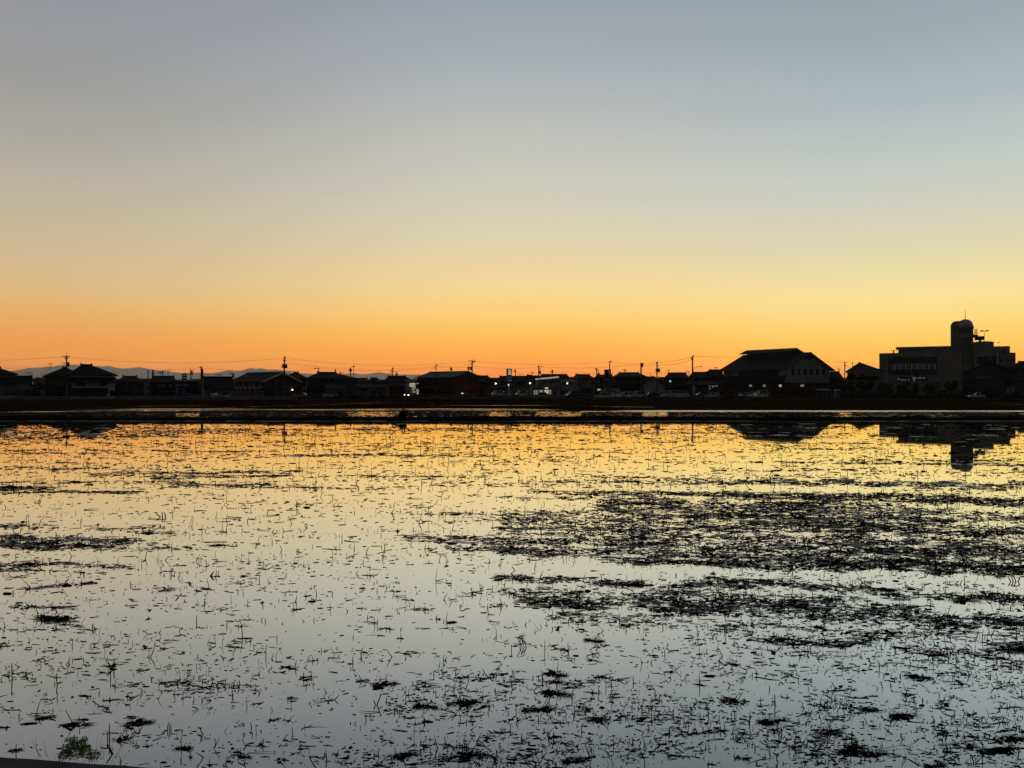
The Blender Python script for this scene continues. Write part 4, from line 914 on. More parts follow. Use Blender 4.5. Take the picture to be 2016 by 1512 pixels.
car('black wagon with white roof and bonnet under the small bright sign',1189,190,4.6,1.75,1.55,'sedan','white',176)
car('silver hatchback nose-on, leftmost of the tight row before the pale cabin',1214,196,3.9,1.6,1.5,'hatch','silver',222)
car('long silver wagon second in the tight row of parked cars',1231,194,4.6,1.7,1.7,'hatch','silver',212)
car('small white car squeezed third in the tight row of parked cars',1243,193,3.3,1.5,1.6,'hatch','white',235)
car('pale green box-shaped van fourth in the tight row of parked cars',1257,193,3.5,1.5,1.85,'van','green',205)
car('dark sedan with shiny roof at the right end of the tight row',1281,192,4.2,1.7,1.5,'hatch','dark',188)
car('dark car with pale roof edge left of the two white vans',1303,220,3.8,1.6,1.5,'sedan','white',0)
car('white van with amber gleam along its roof, behind the pair of white vans',1325,214,4.2,1.7,1.9,'van','white',8)
car('long white van with full side windows at the middle of the far car park',1337,205,4.8,1.75,1.95,'van','white',2)
car('dark boxy car right of the white banner',1384,208,3.6,1.6,1.75,'van','dark',185)
car('pale low car half hidden before the clinic',1401,206,3.8,1.6,1.45,'sedan','white',178)
car('big black minivan with long glossy roof left of the hall cars',1433,193,4.9,1.85,1.8,'van','black',4)
car('grey small car nose-on left of the two white hall cars',1464,204,3.3,1.5,1.55,'hatch','blue',225)
car('white compact car half hidden behind the white boxy van at the hall',1481,204,3.4,1.5,1.6,'hatch','white',220)
car('white boxy van with visible wheels in front of the big hall',1498,198,3.4,1.5,1.9,'van','white',197)
car('white low car nose catching light under the gabled house at the right',1922,196,3.6,1.6,1.4,'sedan','white',168)

# ------------------------------------------------------------------ walls, rails, small things along the road
def rail(x0, x1, D, label, name='guard_rail', z0=.35, z1=.62, step=3, mm='wall_pale', base=None, cat='guard rail'):
    fr = Fr((x0+x1)/2, D); r = fr.root(name, label, cat, 'low barriers along the far road'); a,_ = fr.hit(x0,0); b,_ = fr.hit(x1,0)
    link('beam', MB().box(a,b,-.04,.04,z0,z1), mm, r)
    n = int((b-a)/step)
    for k in range(min(n,95)+1): u = a+(b-a)*k/max(1,min(n,95)); link('post', MB().box(u-.06,u+.06,.05,.17,0,z1+.05), 'wall_mid', r)
    if base: link('base_wall', MB().box(a,b,-.12,.045,0,base), 'wall_mid', r)
rail(-40,130,160,'pale road barrier with low wall at the far left',base=.30,z0=.55,z1=.8)
rail(134,330,162,'pale road barrier before the white-walled and the three-window houses',base=.5,z0=.6,z1=.8)
rail(332,585,166,'grey road barrier from the red sign board to the apartment house',base=.55,z0=.65,z1=.82)
rail(720,800,196,'dark rail before the white gabled hall',z0=.7,z1=.8,mm='wall_mid')
rail(826,960,196,'grey rail in front of the red-brown building',z0=.75,z1=.9,mm='wall_mid',base=.3)
rail(965,1175,200,'grey rail along the shop car park',z0=.7,z1=.85,mm='wall_mid',base=.25)
rail(1298,1420,190,'low kerb rail before the white vans',z0=.2,z1=.3,mm='wall_mid')
rail(684,720,205,'white gate-like fence left of the white gabled hall',name='fence',z0=1.6,z1=1.75,mm='wall_mid',cat='fence')
fr = Fr(594.6,140); r = fr.root('road_marker','thin pale marker post on the field edge below the apartment house gable','marker post')
link('post', MB().tube((0,0,0),(0,0,fr.hit(0,762.5)[1]),.05), 'wall_pale', r); link('plate', MB().box(-.05,.5,-.03,.03,fr.hit(0,766)[1],fr.hit(0,762.5)[1]), 'wall_mid', r)
fr = Fr(671,192); r = fr.root('vending_machine','dark red-brown box standing right of the silver minivan','machine')
link('case', MB().box(-.75,.6,0,.8,0,1.75), 'red_dark', r); link('front_panel', MB().box(-.6,.45,-.05,-.004,.5,1.6), 'sign_black', r)
fr = Fr(421,176); r = fr.root('storage_box','white box-shaped trailer with long low bed before the slate-roofed house','trailer')
link('box', MB().box(fr.hit(414.5,0)[0],fr.hit(423.4,0)[0],0,1.5,.4,fr.hit(0,774)[1]), 'wall_white', r); link('bed', MB().box(fr.hit(423.5,0)[0],fr.hit(446,0)[0],0,1.5,.4,fr.hit(0,777.5)[1]), 'wall_pale', r)
for x in (417,442): link('wheel', MB().tube((fr.hit(x,0)[0],-.05,.3),(fr.hit(x,0)[0],.2,.3),.3,.3,12), 'rubber', r)
fr = Fr(372,172); r = fr.root('tarpaulin','deep blue tarpaulin draped over a low heap below the red sign board','tarpaulin')
m = MB(); N_ = 22; a,_ = fr.hit(354,0); b,_ = fr.hit(384,0)
for j in range(7):
    for i in range(N_):
        t = i/(N_-1); q = j/6; hh = fr.hit(0,774.5 if t < .55 else 777)[1]
        m.v.append((a+(b-a)*t, q*2.2, (hh+.12*mnoise.noise(Vector((i*.6,j,3))))*min(1,math.sin(math.pi*min(max(q,.0),1))*1.6+.02)*min(1,t*9,(1-t)*9)+.02))
m.f = [(j*N_+i,j*N_+i+1,(j+1)*N_+i+1,(j+1)*N_+i) for j in range(6) for i in range(N_-1)]
link('sheet', m, 'blue', r)

# ------------------------------------------------------------------ trees and shrubs (leaf clusters)
def leaves(n, blobs, size, seed):
    g = np.random.default_rng(seed); b = np.array(blobs); w = b[:,3]**2; w = w/w.sum()
    idx = g.choice(len(b), n, p=w); d = g.normal(size=(n,3)); d /= np.linalg.norm(d,axis=1)[:,None]
    rad = g.uniform(.35,1.05,n)**.6
    c = b[idx,:3]+d*(b[idx,3]*rad)[:,None]*np.array([1,1,.85])
    t = g.normal(size=(n,3)); t /= np.linalg.norm(t,axis=1)[:,None]; u = np.cross(t, g.normal(size=(n,3))); u /= np.linalg.norm(u,axis=1)[:,None]
    s = size*g.uniform(.6,1.4,n)[:,None]
    V = np.stack([c-t*s, c+u*s*.45, c+t*s, c-u*s*.45],1).reshape(-1,3); Fq = np.arange(4*n).reshape(n,4); return V, Fq
def tree(label, px, D, wpx, ytop, n=900, name='tree', seed=0, leaf=.22, cat='tree', group='trees and shrubs among the houses', mm='leaf_dark', low=.25):
    fr = Fr(px, D); r = fr.root(name, label, cat, group); w = wpx*D/F/2; h = fr.hit(0,ytop)[1]; rs = random.Random(seed)
    bl = []
    for k in range(9):
        t = low+(1-low)*rs.random(); rr_ = w*rs.uniform(.3,.5)*(1.15-.5*t)
        bl.append((rs.uniform(-1,1)*(w-rr_)*(1.1-.6*t), rs.uniform(-.7,.7)*(w-rr_), min(h-rr_*.9,t*h), rr_))
    V, Fq = leaves(n, bl, leaf, seed)
    link_np('crown', V, Fq, mm, r)
    tk = MB(); tk.tube((0,0,-.1),(0,0,h*.5),.07*w+.08,.05*w+.04)
    for b in bl[:5]: tk.tube((0,0,h*.3),b[:3],.05*w+.02,.02)
    link('trunk', tk, 'bark', r)
tree('dark pointed garden tree left of the pole at the far left',74,176,14,737.5,500,seed=1)
tree('dark shrub beside the far left banded house',66,170,16,757,400,'shrub',seed=2,cat='shrub')
tree('loose shrub left of the white-walled house',118,166,26,760,700,'shrub',seed=3,cat='shrub')
tree('loose leafy tree right of the big hall behind the portable toilet',1672,212,36,737,1500,seed=4,leaf=.26)
tree('broad dark tree left in the row below the domed building',1704,214,44,752,1500,seed=5,leaf=.26)
tree('dark round tree second in the row below the domed building',1742,216,46,754,1500,seed=6)
tree('dark tree in front of the blue banners',1778,212,40,751,1300,seed=7)
tree('slim taller tree crossing the domed building balcony',1806,214,26,736,900,seed=8)
tree('wide dark tree below the bare wall of the domed building',1838,214,50,752,1500,seed=9)
tree('dark loose tree below the round tower',1874,216,40,748,1200,seed=10)
tree('garden tree at the foot of the gabled house on the right',1905,205,28,757,800,seed=11)
tree('low hedge-like shrub under the domed building at its left end',1722,200,60,768,1500,'shrub',seed=12,cat='shrub',low=.1)
tree('low dark shrub right of the portable toilet',1680,203,40,772,900,'shrub',seed=13,cat='shrub',low=.1)
tree('low wide shrub below the round tower',1850,200,90,769,1800,'shrub',seed=14,cat='shrub',low=.1)
tree('low wide shrub before the blue banners',1785,198,80,768,1800,'shrub',seed=15,cat='shrub',low=.1)
tree('dark shrub under the gabled house at the right',1945,203,60,768,1200,'shrub',seed=17,cat='shrub',low=.1)
tree('dark shrub at the right edge of the view',1998,203,56,770,1200,'shrub',seed=18,cat='shrub',low=.1)
for k,(px,w,y,ds) in enumerate(((655,40,780,'left, below the dark pole'),(700,46,779,'second from the left'),(742,50,778,'in the middle'),(783,40,781,'right, below the lit headlights'))):
    tree('patch of tall dry weeds '+ds,px,182,w,y,1000,'weed_patch',seed=30+k,leaf=.18,cat='weeds',group='dry weeds at the field edge',mm='dry_grass',low=.05)
tree('small clipped tree beside the red-brown building',948,214,10,768,260,seed=41)
tree('dark clipped shrub by the white gabled hall wall',748,205,12,770,300,'shrub',seed=42,cat='shrub')

# weed clump with a post stub on the dike
fr = Fr(790,70.0,0,.27); r = fr.root('weed_clump','dark humped weed clump with a stubby upright stem standing on the dike','weeds')
V, Fq = leaves(1500,[(0,0,.16,.32),(-.38,0,.07,.22),(-.62,0,.02,.14),(.22,0,.24,.28),(.05,0,.40,.2),(.32,.0,.05,.22)],.06,51)
link_np('foliage', V, Fq, 'dike_soil', r)
st = MB(); st.tube((.30,0,0),(.34,0,.80),.06,.05); st.tube((.12,0,.2),(.12,0,.95),.045,.035); st.tube((.10,0,.88),(.36,0,.70),.04,.04); st.tube((.0,0,.3),(.2,.05,.55),.03,.02)
link('stem', st, 'dike_soil', r)
# ------------------------------------------------------------------ straw and mud standing out of the shallow water
def lattice(seed, n=256): return np.random.default_rng(seed).random((n, n))
def vnoise(x, y, seed):
    L = lattice(seed); xi = np.floor(x).astype(int); yi = np.floor(y).astype(int); fx = x-xi; fy = y-yi
    fx = fx*fx*(3-2*fx); fy = fy*fy*(3-2*fy)
    a = L[xi%256, yi%256]; b = L[(xi+1)%256, yi%256]; c = L[xi%256, (yi+1)%256]; d = L[(xi+1)%256, (yi+1)%256]
    return (a*(1-fx)+b*fx)*(1-fy)+(c*(1-fx)+d*fx)*fy
def fbm(x, y, seed):
    return .5*vnoise(x, y, seed)+.27*vnoise(x*2.1, y*2.1, seed+1)+.15*vnoise(x*4.3, y*4.3, seed+2)+.08*vnoise(x*9, y*9, seed+3)
# straw rows as seen on the ground plane: (x0,y0,x1,y1,half thickness start,end, strength)
BANDS = [
 (-60,836,440,835,2.2,1.6,.55),(-60,841,330,842,2.4,2,1.2),(-60,850,520,848,1.6,1.2,1.6),(-60,856,440,853,1.8,1.4,1.7),(-60,862,340,858,2.2,1.6,1.6),(-60,868,220,864,1.8,1,1.2),
 (400,846.5,760,846,1.2,1.2,2.0),(700,844,1010,846,2,2,1.5),(330,852,560,852,1,1,1.2),(660,873,1000,874,.9,.9,.8),(960,838,1240,836.6,1.0,.8,1.6),(1140,851,1560,853,1.6,1.4,.9),(1250,846,1420,846,.9,.9,1.0),
 (1400,842,1640,841,1.5,2,1.3),(1730,842,2080,842,1.6,2,.9),(1460,856,1640,858,2,2,.8),(1740,856,2080,858,2,2,.7),(1480,872,1700,873,1.8,1.4,.8),
 (560,896,960,897,1.3,1.3,1.4),(-60,893,260,892,1.2,1,.8),(-60,888,300,886,.9,.9,.6),(330,888,500,889,1.2,1.2,.8),(1000,898,1400,900,1.2,1.2,.5),(1500,884,1720,884,1.4,1.2,1.1),
 (-60,920,200,922,1.6,1.4,.9),(200,934,590,928,2.4,2.0,1.4),(300,941,560,937,1.8,1.6,1.5),(-60,948,420,950,1.6,1.4,.7),(330,954,520,956,2.2,2,1.4),(-60,962,90,962,3,2.4,2.4),(-60,968,260,969,2.6,1.4,1.5),
 (420,957,760,961,1.4,1.4,1.2),(700,938,960,938,1.6,1.6,.9),(760,1010,1000,1014,2,2.4,.6),
 (1560,911,1900,914,1.1,1.3,1.6),(1640,908,2080,906,1.4,1.6,1.0),(1900,914,2080,916,2,2.2,1.8),
 (1180,938,1400,944,1.6,1.4,.9),(1320,947,1620,949,1.6,1.4,1.5),(1420,926,1600,924,2.6,2.0,.8),(1540,921,1760,928,2,1.5,.6),
 (1120,948,1640,951,1.5,3.0,1.6),(1500,949,2080,957,3.4,4.2,2.3),
 (1140,970,1480,974,2,3.5,1.8),(1440,974,1860,982,5,6,2.6),(1800,982,2080,990,4,5,2.6),(1040,966,1150,970,1.5,1.5,.8),
 (1000,980,1240,982,2,2,.7),
 (1200,1000,1640,1003,13,13,2.2),(1560,1004,1860,1020,14,12,2.1),(1800,1014,2080,1022,6,6,1.0),
 (1000,1020,1300,1022,9,10,1.1),(1000,1043,1500,1040,8,10,1.2),(1480,1032,1800,1040,12,10,2.0),(1780,1048,2080,1052,8,9,1.4),
 (820,1062,1260,1066,5,9,1.2),(1200,1070,1700,1078,11,13,1.6),(1640,1076,2080,1088,14,14,1.9),(900,1078,1300,1098,4,9,1.6),(1200,1096,1660,1108,8,9,2.2),(1560,1106,2080,1122,9,8,2.4),
 (-60,1070,40,1068,3,7,1.8),(30,1067,150,1068,8,8,2.6),(140,1068,240,1069,8,6,2.4),(220,1068,320,1070,5,2.5,1.4),(180,1042,310,1040,2,2,1.0),(270,1048,340,1050,3,3,1.0),(-60,1040,90,1036,4,3,.8),(-60,1054,60,1056,3,2.5,1.2),(170,1078,380,1082,4,3,.7),
 (-60,1112,60,1111,3,3,1.9),(40,1114,130,1109,2.5,1.6,1.9),(100,1108,260,1116,4,4,.7),(-60,1122,90,1124,3,3,1.1),(130,1124,200,1128,3,3,.8),
 (60,1158,180,1148,2.4,1.6,1.4),(30,1196,140,1194,2,1.4,1.2),(80,1216,135,1222,4.5,4.5,2.0),(-60,1240,80,1238,3,3,.6),
 (990,1138,1160,1146,4,5,1.3),(1180,1148,1260,1150,5,5,1.5),(1330,1148,1480,1154,5,6,1.5),(1400,1142,1560,1152,4,4,1.2),(1560,1150,1780,1172,5,6,1.4),(1800,1168,2080,1190,5,8,1.4),
 (1000,1160,1260,1172,6,6,.8),(1300,1166,1700,1184,7,8,.7),(1040,1182,1300,1190,8,9,1.8),(1260,1188,1640,1200,11,12,1.9),(1600,1200,1840,1218,11,10,1.9),(1800,1218,2080,1236,11,11,1.9),
 (1100,1214,1500,1232,8,8,.8),(1500,1230,1760,1250,6,6,.6),(1520,1262,1700,1268,5,5,.8),(1700,1244,2080,1258,7,8,.5),(1780,1278,1960,1290,6,6,.5),(1950,1272,2080,1284,7,10,1.2),(1800,1302,2080,1316,5,5,.5),
 (960,1262,1120,1280,3,3,.5),(1640,1320,2080,1350,8,8,.25),(1620,1400,2080,1430,26,34,.30),(1500,1440,2080,1500,30,34,.34),(1060,1380,1500,1420,20,24,.22),(780,1370,1300,1400,24,22,.25),
 (880,1330,1200,1345,6,6,.5),(640,1480,1180,1500,14,14,.2),(0,1320,420,1350,18,20,.12),(330,1345,500,1355,4,4,.5)]
BA = np.array(BANDS)
def band_density(px, py):
    d = np.zeros_like(px); raw = px; px = np.clip(px, -60, 2079)
    for x0,y0,x1,y1,t0,t1,s in BANDS:
        t = (px-x0)/(x1-x0); tc_ = np.clip(t,0,1); yc = y0+(y1-y0)*tc_; th = t0+(t1-t0)*tc_
        wob = (vnoise(raw*.03, py*0+y0*.37, 77)-.5)*th*1.6
        e = np.clip(1.5-np.abs(py-yc-wob)/(th*1.25+.3),0,1)*np.clip(1+ (.5-np.abs(t-.5))*(x1-x0)/40,0,1)*((t>-.1)&(t<1.1))
        d = np.maximum(d, s*e)
    return d
gen = np.random.default_rng(5)
N0 = 1250000
cpx = gen.uniform(-650, 2666, N0); cpy = gen.uniform(833.8, 1545, N0)
Dm = H*F/(cpy-HOR); xm = (cpx-1008)/F*Dm
n1 = fbm(xm*.22+50, Dm*1.1+9, 21); n2 = fbm(xm*1.3+30, Dm*3.1+3, 31)
base = np.interp(cpy, [834,850,900,960,1010,1100,1180,1300,1400,1512], [.085,.085,.065,.042,.030,.018,.0125,.0095,.0095,.010])
side = np.interp(cpx, [0,700,1000,1400,2016], [.85,.85,1.05,1.45,1.75])
side = np.where(cpy < 960, 1.0, side)
bd = band_density(cpx, cpy)
blk = np.clip((cpx-1010)/260,0,1)*np.clip((cpy-(986+np.clip(cpx-1600,0,600)*.045))/5,0,1)*np.clip(((1096+(cpx-1000)*.033)-cpy)/5,0,1)
blk2 = np.clip((cpx-1040)/200,0,1)*np.clip(1.2-np.abs(cpy-(1186+np.clip(cpx-1200,0,900)*.066))/(12+np.clip(cpx-1200,0,900)*.022),0,1)
bd = np.maximum(bd, np.maximum(blk*.50, blk2*.42)*np.clip((fbm(xm*.5+4,Dm*1.6,91)-.22)*3.2,.12,1.5))
clear = np.where((cpx > 1000) & (np.abs(cpy-(1118+(cpx-1000)*.022)) < 9), .35, 1.0)      # the open lane of clear water
rho = base*side*clear*np.clip((n1-.30)*3.4, .15, 2.2)*np.clip((n2-.25)*3, .3, 2.0)+bd*.095*np.clip((n2-.2)*3.0, .25, 2.0)
area = (2666+650)*(1545-834.5)/N0
acc = gen.random(N0) < rho*area
px_, py_, D_, x_, bd_ = cpx[acc], cpy[acc], Dm[acc], xm[acc], bd[acc]
# small tangles: pieces drift together
nc = 2050; tx = gen.uniform(-650,2666,nc); ty = 1060+(gen.random(nc)**.85)*480
keep = gen.random(nc) < np.interp(tx,[0,900,1400,2016],[.45,.55,.62,.70])*np.where((ty<1132)&(tx>980),.2,1)
tx, ty = tx[keep], ty[keep]; cnt = np.clip(np.exp(gen.normal(size=len(tx))*.55+1.75),3,26).astype(int); ci = np.repeat(np.arange(len(tx)), cnt)
tw = np.clip(np.exp(gen.normal(size=len(tx))*.5+2.2),4,34)[ci]*(.6+.7*(ty[ci]-1060)/480)
kx = tx[ci]+gen.normal(size=len(ci))*tw*.75; ky = ty[ci]+gen.normal(size=len(ci))*tw*.16; ky = np.clip(ky, 1000, 1545)
px_ = np.concatenate([px_, kx]); py_ = np.concatenate([py_, ky]); kD = H*F/(ky-HOR); D_ = np.concatenate([D_, kD]); x_ = np.concatenate([x_, (kx-1008)/F*kD]); bd_ = np.concatenate([bd_, np.full(len(kx),.3)])
n = len(px_); pxm = D_/F                              # metres per photo pixel at that distance
kind = gen.random(n); near = (py_-834)/680
def gauss(n): return gen.normal(size=n)
# stalks: leaning / upright / lying
def stalks(x, y, L, r, tilt, azm, bend, z0):
    n = len(x); dx = np.sin(tilt)*np.cos(azm); dy = np.sin(tilt)*np.sin(azm); dz = np.cos(tilt)
    p0 = np.stack([x, y, z0], 1); d = np.stack([dx, dy, dz], 1)
    p1 = p0+d*(L*.55)[:,None]
    b = gen.normal(size=(n,3))*bend[:,None]; b[:,2] *= .6
    d2 = d+b; d2 /= np.linalg.norm(d2, axis=1)[:,None]; d2[:,2] = np.where(tilt > 1.4, d2[:,2]*.1, d2[:,2])
    p2 = p1+d2*(L*.45)[:,None]
    up = np.where(np.abs(dz)[:,None] > .8, np.array([[1,0,0]]), np.array([[0,0,1]]))
    a = np.cross(d, up); a /= np.linalg.norm(a, axis=1)[:,None]; c = np.cross(d, a)
    V = []
    for p, k in ((p0,1.0),(p1,.9),(p2,.45)):
        for t in (0, 2.094, 4.189): V.append(p+(a*math.cos(t)+c*math.sin(t))*(r*k)[:,None])
    V = np.stack(V, 1).reshape(-1,3)
    q = []
    for lv in (0,3):
        for i in range(3): q.append((lv+i, lv+(i+1)%3, lv+3+(i+1)%3, lv+3+i))
    Fq = (np.array(q)[None]+(np.arange(n)*9)[:,None,None]).reshape(-1,4)
    return V, Fq
def clods(x, y, w, h, ax=1.0):
    n = len(x); m = 7; ang = np.linspace(0, 2*np.pi, m, endpoint=False)[None]+gen.uniform(0,6.28,(n,1))
    rad = w[:,None]/2*gen.uniform(.55,1.25,(n,m))
    el = gen.uniform(1.1,2.9,(n,1))
    X0 = x[:,None]+rad*np.cos(ang)*el; Y0 = y[:,None]+rad*np.sin(ang)/el**.5
    ring = np.stack([X0, Y0, np.full((n,m),-.012)], 2)
    r2 = .55; X1 = x[:,None]+rad*r2*np.cos(ang)*el; Y1 = y[:,None]+rad*r2*np.sin(ang)/el**.5
    mid = np.stack([X1, Y1, h[:,None]*gen.uniform(.4,1.1,(n,m))], 2)
    top = np.stack([x+gen.normal(size=n)*w*.1, y, h*gen.uniform(.7,1.2,n)], 1)[:,None]
    V = np.concatenate([ring, mid, top], 1).reshape(-1,3); k = 2*m+1
    q = [(i,(i+1)%m,m+(i+1)%m,m+i) for i in range(m)]+[(m+i,m+(i+1)%m,2*m,2*m) for i in range(m)]
    tri = [(i,(i+1)%m,m+(i+1)%m) for i in range(m)]+[(i,m+(i+1)%m,m+i) for i in range(m)]+[(m+i,m+(i+1)%m,2*m) for i in range(m)]
    Ft = (np.array(tri)[None]+(np.arange(n)*k)[:,None,None]).reshape(-1,3)
    return V, Ft
def stack(parts):
    V = np.concatenate([p[0] for p in parts]); off = np.cumsum([0]+[len(p[0]) for p in parts[:-1]])
    return V, np.concatenate([p[1]+o for p,o in zip(parts,off)])
sz = 1+near*.75
dense = bd_ > .5
# upright and leaning
s = kind < np.where(dense, .14, np.interp(py_,[834,960,1060],[.16,.18,.26]))
L = np.clip(np.exp(gauss(s.sum())*.55+math.log(4.7)), 1.5, 24)*sz[s]*pxm[s]
L = np.minimum(L, .42)
tl = np.abs(gauss(s.sum()))*.55+.05; r_ = np.clip(gen.uniform(.30,.70,s.sum())*(1+.9*near[s])*pxm[s], .0013, .016)
A1 = stalks(x_[s], D_[s], L, r_, np.minimum(tl,1.35), gen.uniform(0,6.28,s.sum()), np.where(gen.random(s.sum())<.35,.7,.15), np.full(s.sum(),-.01))
# lying
s = (kind >= np.where(dense,.14,np.interp(py_,[834,960,1060],[.16,.18,.26]))) & (kind < np.where(dense,.74,.60))
L = np.clip(np.exp(gauss(s.sum())*.6+math.log(6.5)), 2, 44)*sz[s]*pxm[s]; L = np.minimum(L, .55)
r_ = np.clip(gen.uniform(.30,.68,s.sum())*(1+.75*near[s])*pxm[s], .0013, .016)
azm = np.where(gen.random(s.sum())<.6, gauss(s.sum())*.35+np.pi*(gen.random(s.sum())<.5), gen.uniform(0,6.28,s.sum()))
A2 = stalks(x_[s], D_[s], L, r_, np.full(s.sum(),1.54)+gauss(s.sum())*.03, azm, np.full(s.sum(),.25), r_*.3+.001)
straw_parts = [A1, A2]
# clods
s = kind >= np.where(dense,.74,.60)
w = np.clip(np.exp(gauss(s.sum())*.5+math.log(2.35)), .8, 11)*np.where(dense[s],1.15,1.0)*(.85+.65*near[s])*pxm[s]; w = np.minimum(w, .42)
h = np.clip(w*gen.uniform(.06,.24,s.sum()), .004, .05)
B1 = clods(x_[s], D_[s], w, h)
# flat mud mats inside the straw rows
far_ = np.interp(cpy,[834,845,900,960],[.0035,.003,.0012,0])*np.clip((n1-.3)*3,0,1.6)
m_ = gen.random(N0) < (np.clip(bd-.3,0,1.8)*.012*np.interp(cpy,[840,1000,1250],[1.3,1.2,.7])*np.clip((n2-.15)*3,.2,2)+far_)*area
w = np.minimum(gen.uniform(8,34,m_.sum())*Dm[m_]/F, .9)
B2 = clods(xm[m_], Dm[m_], w, np.clip(w*gen.uniform(.006,.02,m_.sum()),.002,.006))
V, Fq = stack(straw_parts); o = link_np('straw_litter', V, Fq, 'straw'); tag(o, 'cut rice straw strewn over the flooded field', 'straw', kind='stuff')
V, Ft = B2; o = link_np('mud_flats', V, Ft, 'wet_mud'); tag(o, 'wet mud mats lying level with the water inside the straw rows', 'mud', kind='stuff')
V, Ft = B1; o = link_np('mud_clods', V, Ft, 'mud'); tag(o, 'small dark clods of mud and stubble breaking the water surface', 'mud', kind='stuff')
# the far field: short stubble
N1 = 76000; fx = gen.uniform(-500,2520,N1); fy = gen.uniform(808,822.5,N1); fD = H*F/(fy-HOR); fX = (fx-1008)/F*fD
nn = fbm(fX*.09+11, fD*.7, 61); open_ = ((np.abs(fx-735)<52)|(np.abs(fx-985)<22)|(np.abs(fx-1290)<26)|(np.abs(fx-1100)<45)|(np.abs(fx-370)<24)|(np.abs(fx-1664)<12)) & (fy>810.5)
k = (gen.random(N1) < np.clip((nn-.22)*2.6,.18,1)*np.where(open_,.12,1)) & (fD < 101) & ~((fx > 1140) & (fy < 811.3)) & ~((fx < 420) & (np.abs(fy-(811.5-fx*.008)) < 1.0))
w = gen.uniform(1.5,6,k.sum())*fD[k]/F
V, Ft = clods(fX[k], fD[k], w, w*gen.uniform(.04,.16,k.sum()))
o = link_np('far_stubble', V, Ft, 'mud'); tag(o, 'fine stubble in the far flooded field beyond the dike', 'stubble', kind='stuff')

# ragged grass on the dike and on the field edge
def fringe(name, x0, x1, y, z, n, hmin, hmax, m, seed, label, spread=.5):
    g = np.random.default_rng(seed); x = g.uniform(x0,x1,n); n_ = fbm(x*.25, x*0+seed, seed); keep = g.random(n) < np.clip((n_-.3)*3,.1,1); x = x[keep]; n = len(x)
    yy = y(x)+g.normal(size=n)*spread if callable(y) else y+g.normal(size=n)*spread
    hh = g.uniform(hmin,hmax,n)*(.5+fbm(x*.3,x*0+3,seed+9)); le = g.normal(size=n)*.5*hh; wd = g.uniform(.012,.03,n)
    V = np.stack([np.stack([x-wd,yy,np.full(n,z)],1), np.stack([x+wd,yy,np.full(n,z)],1), np.stack([x+le+wd*.2,yy+g.normal(size=n)*.05,z+hh],1), np.stack([x+le-wd*.2,yy,z+hh],1)],1).reshape(-1,3)
    o = link_np(name, V, np.arange(4*n).reshape(n,4), m); tag(o, label, 'grass', kind='stuff')
fringe('dike_grass', -60, 60, 70.4, .24, 16000, .05, .24, 'dike_soil', 3, 'short dark grass along the top of the dike')
fringe('field_grass', -130, 130, 118, G-.02, 9000, .05, .18, 'dry_grass', 5, 'sparse dry grass on the brown field', 14)
fringe('verge_grass', -130, 130, 158, G-.02, 12000, .1, .35, 'dry_grass', 8, 'dry verge grass before the far road', 3)

# larger clumps of muddy straw close to the camera: things of their own
def clump(px, py, wpx, label, seed, sticks=0, dense_=1.0, group='muddy straw clumps in the shallow water'):
    D = DG(py); g = np.random.default_rng(seed); w = wpx*D/F; r = thing('straw_clump', label, 'straw clump', (X(px,D),D,0), 0, group)
    sp = g.uniform(-.25,.25); th = g.uniform(.14,.27); sk = g.uniform(.6,1.5)
    def spots(n, sc=1.0):
        t = (g.random(n)**sk)*1.0-.5; q = .5+.5*np.sin(t*g.uniform(5,9)+g.uniform(0,6)); env = np.sqrt(np.clip(1-(2*t)**2,0.02,1))*(.45+.55*q)
        return t*w*sc, (t*math.sin(sp)*w*1.2+g.normal(size=n)*w*th*env), env
    n = max(20, int(70*dense_)); x, y, env = spots(n)
    ww = w*g.uniform(.05,.17,n)*env+.005
    V, Ft = clods(x, y, ww, ww*g.uniform(.08,.42,n))
    o = link_np('mud_mound', V, Ft, 'mud', r)
    n = int(120*dense_); x, y, env = spots(n, 1.12)
    L = g.uniform(.05,.26,n)*w; tl = np.where(g.random(n)<.78, g.uniform(1.30,1.57,n), g.uniform(.2,1.2,n)); L = np.where(tl<1.25, L*.7, L)
    V, Fq = stalks(x, y, L, g.uniform(.0010,.0024,n), tl, np.where(g.random(n)<.4, g.normal(size=n)*.5+sp*3, g.uniform(0,6.28,n)), g.uniform(.1,.8,n), g.uniform(.002,.012,n))
    link_np('straw', V, Fq, 'straw', r)
    for k in range(sticks):
        a = g.uniform(-1,1); m = MB(); p = Vector((g.normal()*w*.12,g.normal()*w*.08,0)); q = p+Vector((math.sin(a)*w*.5,g.normal()*w*.1,w*(.28+.4*g.random()))); m.tube(p,q,.0040,.0028,6)
        link('stick', m, 'straw', r)
